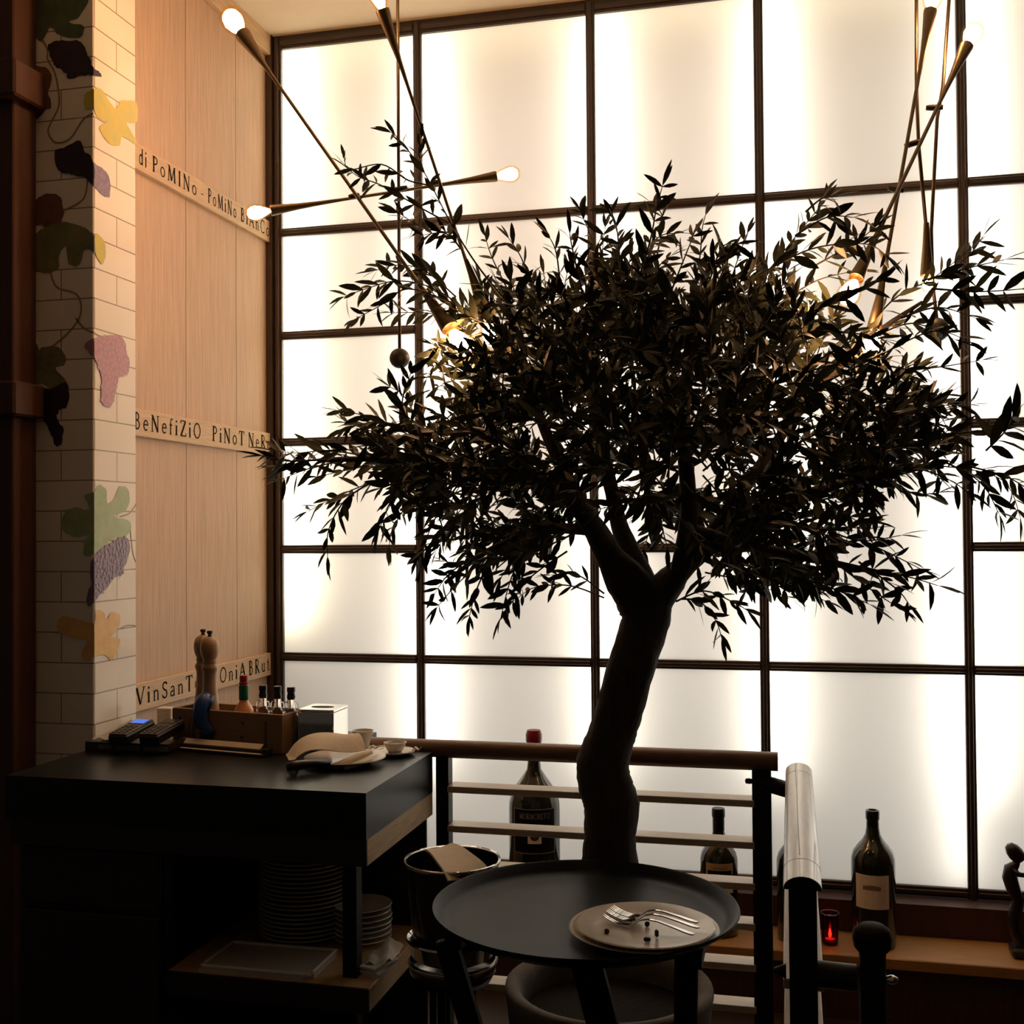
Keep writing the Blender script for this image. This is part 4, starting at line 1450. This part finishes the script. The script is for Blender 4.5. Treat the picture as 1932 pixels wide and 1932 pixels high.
leg_px((846, 1790), (888, 1932), -2.0, .040)
bar((1.690, -1.90, .766), Vector((1.690, -1.90, .766)) + (at(1294, 1932, -1.88) - Vector((1.690, -1.90, .766))) * (.766 / (.766 - at(1294, 1932, -1.88).z)), .042, .022)
leg_px((1119, 1862), (1137, 1932), -1.74, .062)
MB().bb((1.268, -2.01, .752), (1.298, -1.74, .774)).build('top_bar', M_black, sd)
MB().bb((1.695, -2.01, .752), (1.725, -1.74, .774)).build('top_bar', M_black, sd)
for y in (-1.95, -1.78):
    MB().bb((1.298, y - .02, .768), (1.695, y + .02, .772)).build('strap', M_black, sd)

# plates, forks and crumbs on the tray
pz0 = TC.z + .0078
pcx = atz(1215, 1762, pz0)
fl = plate('dinner_plate', (pcx.x, pcx.y, pz0 - .001), .134, .014, 'larger white plate with beaded rim, lower of the two on the tray')
bd = MB()
for k in range(84):
    a = 2 * PI * k / 84
    bd.box((pcx.x + .1265 * math.cos(a), pcx.y + .1265 * math.sin(a), pz0 + .0135), (.0075, .0022, .0016), rz=a)
bdo = bd.build('beaded_rim', M_keys, None)
bdo.parent = fl
bdo.matrix_parent_inverse = Matrix.Translation(-Vector(fl.location))
pu = atz(1218, 1748, pz0 + .02)
up_ = plate('dinner_plate', (pu.x, pu.y, pz0 + .0075), .122, .016, 'smaller glossy white plate with three forks, upper one on the tray')


def fork(tip, end, label, lift=0.0):
    """tines at tip, handle end at end"""
    tip, end = Vector(tip), Vector(end)
    L = (end - tip).length
    x = (end - tip).normalized()
    y = Vector((0, 0, 1)).cross(x).normalized()
    z = x.cross(y)
    t = thing('fork', (tip + end) / 2, label, 'fork', 'steel forks on the upper plate')

    def P(u, v, w):
        return tip + x * (u * L) + y * v + z * w

    def strip3(us, ws, hw, th_):
        vs, fs = [], []
        for u, w, h in zip(us, ws, hw):
            vs += [P(u, -h, w), P(u, h, w), P(u, h * .8, w + th_), P(u, -h * .8, w + th_)]
        n = len(us)
        for i in range(n - 1):
            for k in range(4):
                fs.append((4 * i + k, 4 * i + (k + 1) % 4, 4 * i + 4 + (k + 1) % 4, 4 * i + 4 + k))
        fs += [(3, 2, 1, 0), tuple(4 * (n - 1) + k for k in range(4))]
        return vs, fs
    b = MB()
    b.add(*strip3([.29, .33, .37, .42, .50, .62, .78, .92, .98, 1.0], [.000, .001, .006, .012, .016, .016, .012, .008, .007, .007], [.0095, .0085, .005, .0028, .0028, .0032, .0042, .0055, .0050, .0025], .0020))
    b.build('handle', M_steel, t, smooth=True, angle=40)
    for k in range(4):
        vs, fs = [], []
        vv = -.0078 + k * .0052
        us, ws = [0, .06, .14, .22, .30], [.010, .005, .001, -.001, .000]
        for u, w in zip(us, ws):
            hw = .0008 + .0010 * min(1, u * 6)
            vs += [P(u, vv - hw, w), P(u, vv + hw, w), P(u, vv + hw, w + .0018), P(u, vv - hw, w + .0018)]
        for i in range(4):
            for q in range(4):
                fs.append((4 * i + q, 4 * i + (q + 1) % 4, 4 * i + 4 + (q + 1) % 4, 4 * i + 4 + q))
        fs += [(3, 2, 1, 0), (16, 17, 18, 19)]
        MB().add(vs, fs).build('tine', M_steel, t, smooth=True, angle=40)
    return t


zf = pz0 + .019
fork(atz(1141, 1735, zf), atz(1310, 1772, zf + .004), 'nearest of the three steel forks on the upper tray plate')
fork(atz(1148, 1728, zf + .003), atz(1320, 1759, zf + .006), 'middle of the three steel forks on the upper tray plate')
fork(atz(1155, 1722, zf + .004), atz(1318, 1749, zf + .008), 'farthest of the three steel forks on the upper tray plate')
for k, (px, py, sx_, sz_, lb) in enumerate(((1221, 1776, .012, .006, 'dark crumb at the front of the upper tray plate'), (1239, 1768, .006, .012, 'dark upright crumb beside the fork handles'),
                                             (1145, 1762, .008, .008, 'dark crumb under the fork tines'), (1221, 1748, .009, .008, 'dark crumb between the fork necks'))):
    p = atz(px, py, pz0 + .016)
    o = MB().box((p.x, p.y, pz0 + .0165 + sz_ / 2), (sx_, .008, sz_), rz=.5 * k, bev=.002).build('crumb', M_crumb)
    tag(o, lb, 'crumb', 'crumbs on the upper plate')

# ------------------------------------------------------------------ chandeliers
def bulb(parent, p, d, size=1.0):
    """bulb whose base sits at p and that points along d"""
    d = Vector(d).normalized()
    s = size
    g = [(0, -.004), (.011, -.004), (.013, .004), (.019, .020), (.0255, .042), (.0265, .052), (.0235, .066), (.015, .076), (0, .080)]
    MB().lathe([(r * s, h * s) for r, h in g], p, 20, axis=d).build('bulb', M_bulb, parent, smooth=True, angle=70)
    f = [(0, .010), (.008, .012), (.0165, .030), (.0205, .046), (.0185, .060), (.011, .070), (0, .073)]
    return MB().lathe([(r * s, h * s) for r, h in f], p, 16, axis=d).build('filament', M_glow, parent, smooth=True)


def arm(parent, a, b2, bulb_a=True, bulb_b=True, size=1.0, rr=.0045, cone=.20):
    """straight rod with a flared socket and bulb at each end; a and b2 are the bulb bases"""
    a, b2 = Vector(a), Vector(b2)
    d = (b2 - a).normalized()
    b = MB()
    pts = [a, b2]
    o = None
    rod = MB().tube([a + d * .10, b2 - d * .10], rr, 10).build('arm', M_brass, parent, smooth=True, angle=60)
    for flag, p, q in ((bulb_a, a, d), (bulb_b, b2, -d)):
        if flag:
            MB().lathe([(0, .004), (.014 * size, .004), (.0165 * size, -.002), (.0165 * size, .004), (.0145 * size, .025), (.010 * size, .075), (.0065, .13), (rr, cone)], p, 18, axis=q).build('socket', M_brass, parent, smooth=True, angle=60)
            bulb(parent, p, -q, size)
    return rod


def ring(parent, p, ax, L=.030, r=.0075):
    p, ax = Vector(p), Vector(ax).normalized()
    n = 10
    pts = [p - ax * L / 2, p - ax * L / 4, p + ax * L / 4, p + ax * L / 2]
    MB().tube(pts, [r * .8, r, r, r * .8], 12).build('connector', M_ring, parent, smooth=True)


YA = -1.00
lc = thing('chandelier', (at(753, 360, YA).x, YA, 3.38), 'brass rod chandelier with amber bulbs left of the tree', 'chandelier', 'brass rod chandeliers')
bt_ = at(754, 676, YA)
MB().tube([(bt_.x, YA, 3.385), (bt_.x, YA, bt_.z + .02)], .0045, 10).build('stem', M_brass, lc, smooth=True)
MB().lathe([(.028 * math.sin(PI * k / 14), -.028 * math.cos(PI * k / 14)) for k in range(15)], bt_, 24).build('ball', M_ball, lc, smooth=True)
arm(lc, at(459, 66, -1.19), at(848, 618, -1.42), size=1.3)
arm(lc, at(722, 20, -1.12), at(915, 600, -.85), size=1.15)
arm(lc, at(512, 397, -1.05), at(935, 333, -.80), size=.92)
ring(lc, at(752, 357, YA), (1, .1, .15), .05)
ring(lc, at(820, 345, -.93), (1, .1, .15))
ring(lc, at(668, 370, -1.06), (1, .1, .15))

YB = -.95
rc = thing('chandelier', (at(1768, 300, YB).x, YB, 3.38), 'brass rod chandelier crossing above the right side of the tree', 'chandelier', 'brass rod chandeliers')
bt2 = at(1768, 622, YB)
MB().tube([at(1795, -60, YB), at(1779, 163, YB), at(1768, 225, YB), at(1757, 435, YB), at(1760, 540, YB), at(1768, 605, YB)], .0045, 10).build('stem', M_brass, rc, smooth=True)
MB().tube([at(1729, -60, YB - .03), at(1729, 165, YB - .03), at(1733, 272, YB - .03), at(1752, 480, YB - .02)], .0045, 10).build('stem', M_brass, rc, smooth=True)
MB().lathe([(.030 * math.sin(PI * k / 14), -.030 * math.cos(PI * k / 14)) for k in range(15)], bt2, 24).build('ball', M_ball, rc, smooth=True)
arm(rc, at(1755, 22, -1.05), at(1650, 616, -1.38), size=.95)
arm(rc, at(1823, 88, -1.05), at(1616, 524, -1.42), size=1.0)
# small lower lamp hanging by the stem
d_ = Vector((0, 0, -1))
lp = at(1749, 518, YB - .02)
MB().lathe([(0, .004), (.014, .004), (.0165, -.002), (.0165, .004), (.0145, .025), (.010, .075), (.0065, .13)], lp, 18, axis=(0, 0, 1)).build('socket', M_brass, rc, smooth=True, angle=60)
bulb(rc, lp, (0, 0, -1), .55)
for px, py, yy, ax in ((1763, 203, YB - .02, (1, 0, -.05)), (1722, 271, YB - .04, (1, 0, .25)), (1690, 357, YB - .02, (1, 0, -.25))):
    ring(rc, at(px, py, yy), ax, .040)

# ------------------------------------------------------------------ olive tree
tree = thing('olive_tree', (1.478, TY, .45), 'dark olive tree with crooked trunk and spreading crown before the lit window', 'tree')
PXM = (TY + 4.0) / FPX * 1.06       # metres per pixel near the trunk
tr_c = [(1152, 1690, 62), (1152, 1640, 52), (1152, 1580, 45), (1152, 1520, 50), (1141, 1480, 48), (1139, 1440, 47), (1150, 1400, 43), (1159, 1366, 42), (1179, 1304, 42), (1197, 1242, 42), (1215, 1180, 42), (1216, 1150, 46), (1205, 1118, 44)]
tb_ = MB()
rn = random.Random(4)
# knobbly trunk: dense rings with small bumps
P3 = [at(x, y, TY) for x, y, r in tr_c]
R3 = [r * PXM for x, y, r in tr_c]


def catmull(P, R, k=5):
    oP, oR = [], []
    for i in range(len(P) - 1):
        p0, p1, p2, p3 = P[max(i - 1, 0)], P[i], P[i + 1], P[min(i + 2, len(P) - 1)]
        for s in range(k):
            t = s / k
            oP.append(.5 * ((2 * p1) + (p2 - p0) * t + (2 * p0 - 5 * p1 + 4 * p2 - p3) * t * t + (3 * p1 - p0 - 3 * p2 + p3) * t ** 3))
            oR.append(R[i] + (R[i + 1] - R[i]) * t)
    oP.append(P[-1])
    oR.append(R[-1])
    return oP, oR


def limb(name, pts, yoff, n=14, bump=.05):
    """pts: (px, py, radius px); yoff: depth offsets, start to end"""
    P = [at(x, y, TY + yoff[0] + (yoff[1] - yoff[0]) * i / (len(pts) - 1)) for i, (x, y, r) in enumerate(pts)]
    R = [max(.0025, r * PXM) for x, y, r in pts]
    P, R = catmull(P, R)
    b = MB()
    b.tube(P, R, n)
    rr = random.Random(len(pts) * 7 + int(pts[0][0]))
    m = len(P)
    for i in range(m):
        for k in range(n):
            v = Vector(b.v[i * n + k])
            f = 1 + bump * math.sin(3 * 2 * PI * k / n + i * .35) + bump * rr.uniform(-.8, .8)
            b.v[i * n + k] = tuple(P[i] + (v - P[i]) * f)
    return b.build(name, M_bark, tree, smooth=True, angle=80)


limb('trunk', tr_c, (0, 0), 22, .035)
limb('branch', [(1212, 1140, 40), (1180, 1092, 38), (1152, 1050, 26), (1116, 990, 20), (1060, 930, 14), (960, 900, 11), (850, 876, 9), (720, 866, 6), (600, 870, 3)], (0, -.05))
limb('branch', [(1218, 1140, 34), (1205, 1085, 26), (1190, 1045, 21), (1168, 990, 16), (1155, 930, 14), (1130, 820, 11), (1105, 700, 8), (1085, 590, 4)], (.01, .18))
limb('branch', [(1222, 1150, 38), (1262, 1100, 28), (1298, 1062, 19), (1400, 985, 14), (1520, 935, 11), (1650, 893, 7), (1780, 880, 4)], (0, .10))
limb('branch', [(1285, 1075, 20), (1300, 960, 15), (1290, 810, 12), (1300, 660, 9), (1312, 540, 5)], (0, -.12))
limb('branch', [(1310, 1050, 14), (1420, 900, 11), (1520, 760, 9), (1640, 640, 6), (1740, 570, 3)], (.05, .25))
limb('branch', [(1120, 995, 16), (1045, 850, 11), (985, 700, 8), (930, 600, 6), (880, 490, 3)], (0, .08))
limb('branch', [(1300, 1000, 12), (1420, 1030, 9), (1560, 1060, 6), (1700, 1088, 3)], (.0, -.22))
limb('branch', [(1110, 1000, 11), (1020, 1000, 8), (920, 1040, 5), (840, 1100, 3)], (-.03, -.25))

TW = MB()                       # twigs
LV, LF = [], []                 # leaves


def add_leaf(base, d, nrm, L, w, curl):
    side = d.cross(nrm).normalized()
    nrm = side.cross(d).normalized()
    o = len(LV)
    prof = ((0, .10), (.18, .62), (.42, 1.0), (.70, .82), (.90, .38), (1.0, .03))
    for t, h in prof:
        c = base + d * (L * t) - nrm * (curl * L * t * t)
        hw = side * (w * h * .5)
        lift = nrm * (w * h * .10)
        LV.append(tuple(c - hw + lift))
        LV.append(tuple(c))
        LV.append(tuple(c + hw + lift))
    for i in range(len(prof) - 1):
        a = o + 3 * i
        LF.append((a, a + 1, a + 4, a + 3))
        LF.append((a + 1, a + 2, a + 5, a + 4))


rt = random.Random(21)


def rv():
    return Vector((rt.gauss(0, 1), rt.gauss(0, 1), rt.gauss(0, 1))).normalized()


def twig(P, leafL=.050, step=.019, r0=.0024, bare=.12, terminal=True):
    P, R = catmull([Vector(p) for p in P], [r0 + (.0008 - r0) * i / (len(P) - 1) for i in range(len(P))], 6)
    TW.tube(P, R, 5, caps=False)
    seg = [0]
    for a, b in zip(P, P[1:]):
        seg.append(seg[-1] + (b - a).length)
    tot = seg[-1]
    s = tot * bare + rt.uniform(0, step)
    roll = rt.uniform(0, PI)
    k = 0
    while s < tot:
        i = max(j for j in range(len(seg)) if seg[j] <= s)
        i = min(i, len(P) - 2)
        t = (s - seg[i]) / max(1e-6, seg[i + 1] - seg[i])
        p = lerp(P[i], P[i + 1], t)
        d = (P[i + 1] - P[i]).normalized()
        q = d.cross(Vector((.1, .2, 1))).normalized()
        q2 = d.cross(q)
        ang = roll + k * PI / 2 + rt.uniform(-.4, .4)
        for sgn in (1, -1):
            if rt.random() < .10:
                continue
            sd_ = q * math.cos(ang) * sgn + q2 * math.sin(ang) * sgn
            a = math.radians(rt.uniform(28, 68))
            ld = (d * math.cos(a) + sd_ * math.sin(a) + Vector((0, 0, rt.uniform(-.25, .12)))).normalized()
            nn = (Vector((.2, -.7, .45)) + rv() * .75).normalized()
            if abs(nn.dot(ld)) > .95:
                nn = rv()
            L = leafL * rt.uniform(.75, 1.35) * (1.0 - .2 * (s / tot))
            add_leaf(p, ld, nn, L, L * rt.uniform(.22, .31), rt.uniform(-.05, .35))
        s += step * rt.uniform(.75, 1.3)
        k += 1
    if terminal:
        d = (P[-1] - P[-2]).normalized()
        for _ in range(2):
            ld = (d + rv() * .3).normalized()
            add_leaf(P[-1], ld, (Vector((0, 0, 1)) + rv() * .5).normalized(), leafL * rt.uniform(.7, 1.1), leafL * .2, rt.uniform(0, .2))


def ptw(pts, y0=None, **kw):
    """twig drawn from the front: pixels on the crown's elevation, each twig at its own depth"""
    y = rt.uniform(-.28, .28) if y0 is None else y0
    dy = rt.uniform(-.06, .06)
    twig([at(px, py, TY + y + dy * i / max(1, len(pts) - 1)) for i, (px, py) in enumerate(pts)], **kw)


EX = [
    # upper left sprays
    ([(960, 575), (900, 500), (850, 420), (800, 325), (752, 262), (738, 250)], dict(bare=.3, leafL=.052, step=.026)),
    ([(815, 350), (770, 340), (720, 310), (660, 320), (650, 300)], dict(leafL=.045, step=.03)),
    ([(845, 420), (790, 390), (720, 350), (680, 335), (655, 318)], dict(leafL=.05, step=.026)),
    ([(860, 440), (800, 430), (750, 400)], dict(leafL=.05)),
    ([(800, 325), (790, 290), (795, 260)], dict(leafL=.045)),
    ([(870, 470), (840, 440), (790, 445)], dict(leafL=.05)),
    # left middle
    ([(900, 600), (820, 545), (750, 530), (690, 545), (650, 560)], dict(leafL=.055, step=.02)),
    ([(850, 570), (770, 545), (720, 575), (668, 603)], dict(leafL=.05)),
    ([(860, 560), (800, 510), (750, 500), (710, 510)], dict(leafL=.055)),
    ([(880, 600), (800, 590), (740, 590)], dict(leafL=.05)),
    ([(870, 800), (848, 750), (835, 700), (828, 668)], dict(leafL=.05)),
    ([(900, 720), (850, 690), (820, 690), (805, 715)], dict(leafL=.05)),
    ([(860, 780), (840, 730), (815, 735)], dict(leafL=.05)),
    # left big mass
    ([(980, 905), (860, 860), (760, 815), (690, 785), (640, 775)], dict(leafL=.055)),
    ([(850, 850), (790, 790), (760, 745), (735, 730)], dict(leafL=.058)),
    ([(800, 830), (760, 770), (770, 720), (775, 705)], dict(leafL=.055)),
    ([(830, 850), (740, 800), (680, 800), (650, 812)], dict(leafL=.055)),
    ([(960, 890), (820, 872), (680, 862), (580, 868), (520, 880)], dict(leafL=.058)),
    ([(700, 862), (620, 850), (560, 855), (510, 850)], dict(leafL=.058)),
    ([(640, 870), (580, 885), (530, 905)], dict(leafL=.055)),
    ([(600, 868), (545, 870), (515, 865), (495, 860)], dict(leafL=.062)),
    ([(820, 890), (720, 905), (640, 935), (580, 965)], dict(leafL=.052)),
    ([(700, 910), (650, 945), (620, 1000), (618, 1050)], dict(leafL=.055, step=.024)),
    ([(760, 900), (735, 950), (715, 1000)], dict(leafL=.055)),
    ([(780, 890), (700, 880), (640, 890), (600, 900)], dict(leafL=.055)),
    ([(760, 860), (700, 840), (650, 850)], dict(leafL=.055)),
    ([(850, 900), (780, 940), (740, 1000), (735, 1035)], dict(leafL=.055)),
    ([(860, 920), (820, 980), (800, 1030), (790, 1060)], dict(leafL=.05)),
    # lower left
    ([(1050, 1000), (940, 1040), (870, 1095), (825, 1145)], dict(leafL=.052)),
    ([(930, 1045), (900, 1110), (885, 1165)], dict(leafL=.05)),
    ([(1000, 1020), (965, 1090), (945, 1165)], dict(leafL=.05)),
    ([(1070, 1040), (1000, 1090), (960, 1145)], dict(leafL=.05)),
    ([(1140, 1128), (1075, 1105), (1010, 1108), (975, 1130)], dict(leafL=.048, bare=.35)),
    ([(1140, 1120), (1090, 1085), (1040, 1085)], dict(leafL=.048, bare=.3)),
    ([(900, 1050), (850, 1080), (820, 1120)], dict(leafL=.05)),
    ([(960, 1040), (880, 1060), (840, 1060)], dict(leafL=.05)),
    # lower right
    ([(1285, 1130), (1320, 1135), (1350, 1170), (1362, 1205)], dict(leafL=.05)),
    ([(1275, 1135), (1330, 1115), (1390, 1140), (1410, 1152)], dict(leafL=.05)),
    ([(1330, 1080), (1420, 1100), (1490, 1130)], dict(leafL=.055)),
    ([(1400, 1060), (1480, 1100), (1560, 1135)], dict(leafL=.055)),
    ([(1560, 1055), (1650, 1075), (1720, 1090), (1770, 1105)], dict(leafL=.055, step=.024)),
    ([(1560, 1050), (1640, 1110), (1700, 1150)], dict(leafL=.055, step=.024)),
    ([(1480, 1080), (1570, 1110), (1640, 1140)], dict(leafL=.055)),
    ([(1600, 1010), (1670, 1040), (1740, 1075)], dict(leafL=.052, step=.026)),
    ([(1540, 990), (1620, 1020), (1700, 1010)], dict(leafL=.05, step=.026)),
    ([(1620, 1060), (1690, 1110), (1715, 1140)], dict(leafL=.05)),
    # right side
    ([(1500, 860), (1650, 885), (1780, 880), (1890, 905), (1925, 975)], dict(leafL=.055)),
    ([(1780, 870), (1850, 910), (1885, 970)], dict(leafL=.055)),
    ([(1830, 880), (1900, 900), (1950, 930)], dict(leafL=.055)),
    ([(1700, 830), (1830, 815), (1932, 800)], dict(leafL=.055, step=.026)),
    ([(1860, 850), (1895, 815), (1912, 785)], dict(leafL=.06)),
    ([(1720, 880), (1780, 900), (1830, 930)], dict(leafL=.055)),
    ([(1660, 890), (1720, 930), (1770, 930)], dict(leafL=.055)),
    ([(1560, 720), (1660, 670), (1760, 625), (1830, 645)], dict(leafL=.05, step=.024)),
    ([(1560, 780), (1680, 710), (1790, 690), (1850, 680)], dict(leafL=.05, step=.024)),
    ([(1600, 780), (1700, 760), (1790, 765)], dict(leafL=.052)),
    ([(1620, 830), (1720, 790), (1800, 770), (1825, 765)], dict(leafL=.052)),
    ([(1580, 690), (1680, 570), (1760, 525), (1830, 470)], dict(leafL=.055, bare=.35, step=.022)),
    ([(1740, 530), (1830, 505), (1895, 490)], dict(leafL=.055, step=.024)),
    ([(1760, 545), (1850, 550), (1932, 545)], dict(leafL=.055, step=.024)),
    ([(1790, 510), (1830, 480), (1855, 445)], dict(leafL=.052)),
    ([(1700, 600), (1770, 580), (1840, 600)], dict(leafL=.052)),
    ([(1640, 640), (1720, 610), (1800, 640)], dict(leafL=.05)),
    # upper right
    ([(1380, 590), (1450, 510), (1510, 435), (1560, 375)], dict(leafL=.052, bare=.35)),
    ([(1430, 520), (1530, 470), (1630, 460), (1670, 480)], dict(leafL=.055, step=.015)),
    ([(1500, 445), (1560, 410), (1610, 410)], dict(leafL=.055)),
    ([(1540, 500), (1610, 460), (1650, 430)], dict(leafL=.058, step=.014)),
    ([(1520, 400), (1550, 375), (1580, 370)], dict(leafL=.05)),
    ([(1460, 580), (1540, 530), (1620, 510)], dict(leafL=.055)),
    ([(1500, 600), (1600, 560), (1670, 520)], dict(leafL=.055)),
    # top
    ([(1190, 570), (1225, 460), (1238, 395), (1250, 350)], dict(leafL=.05)),
    ([(1240, 480), (1250, 410), (1225, 380)], dict(leafL=.048)),
    ([(1290, 600), (1318, 500), (1325, 430), (1335, 395)], dict(leafL=.05, step=.024)),
    ([(1150, 560), (1120, 460), (1095, 400)], dict(leafL=.05, step=.022)),
    ([(1060, 570), (1050, 480), (1035, 445)], dict(leafL=.05, step=.024)),
    ([(1010, 570), (985, 490), (960, 450)], dict(leafL=.05, step=.024)),
    ([(970, 570), (930, 490), (915, 445)], dict(leafL=.05, step=.024)),
    ([(1250, 590), (1290, 490), (1310, 440)], dict(leafL=.05)),
    ([(1360, 600), (1385, 510), (1410, 440)], dict(leafL=.052)),
    ([(1170, 520), (1165, 440), (1150, 400)], dict(leafL=.05)),
    ([(1200, 520), (1240, 450), (1280, 440)], dict(leafL=.05)),
    ([(1100, 560), (1080, 470), (1075, 440)], dict(leafL=.05)),
    ([(1330, 560), (1360, 470), (1390, 460)], dict(leafL=.05)),
]
for pts, kw in EX:
    ptw(pts, **kw)

# interior of the crown: twigs leaving the limbs, filling the crown's volume
HULL = [(860, 600), (900, 560), (1000, 540), (1100, 520), (1200, 500), (1400, 530), (1500, 550), (1580, 590), (1660, 640), (1740, 720), (1790, 800), (1770, 880), (1660, 920), (1600, 980), (1590, 1060), (1500, 1110), (1400, 1100), (1340, 1050),
        (1250, 1010), (1110, 990), (1040, 1030), (930, 1050), (850, 1020), (800, 950), (730, 910), (680, 860), (720, 820), (820, 810), (880, 800), (870, 740), (840, 700), (850, 640)]


def inside(x, y):
    ins = False
    for i in range(len(HULL)):
        (x1, y1), (x2, y2) = HULL[i], HULL[i - 1]
        if (y1 > y) != (y2 > y) and x < (x2 - x1) * (y - y1) / (y2 - y1) + x1:
            ins = not ins
    return ins


rf = random.Random(99)
nfill = 0
while nfill < 500:
    x, y = rf.uniform(680, 1790), rf.uniform(500, 1110)
    if not inside(x, y):
        continue
    # a bright opening stays under the fork
    if 1120 < x < 1170 and 900 < y < 1010:
        continue
    nfill += 1
    cx, cy = 1230, 900
    dx, dy = x - cx, y - cy
    l = math.hypot(dx, dy) + 1
    ux, uy = dx / l, dy / l - .25
    if y > 980:
        uy += .5
    L = rf.uniform(70, 150)
    a = rf.gauss(0, .7)
    vx, vy = ux * math.cos(a) - uy * math.sin(a), ux * math.sin(a) + uy * math.cos(a)
    x0, y0 = x - vx * L * .5, y - vy * L * .5
    yy = rf.uniform(-.36, .34)
    rt.seed(nfill * 13)
    tip = (x + vx * L * .5, y + vy * L * .5)
    if not inside(*tip) and rf.random() < .6:
        tip = (x + vx * L * .2, y + vy * L * .2)
    ptw([(x0, y0), (x + rf.uniform(-12, 12), y + rf.uniform(-12, 12)), tip], y0=yy, leafL=.052, step=.017, bare=.05)

TW.build('twigs', M_twig, tree, smooth=True)
b = MB()
b.v, b.f = LV, LF
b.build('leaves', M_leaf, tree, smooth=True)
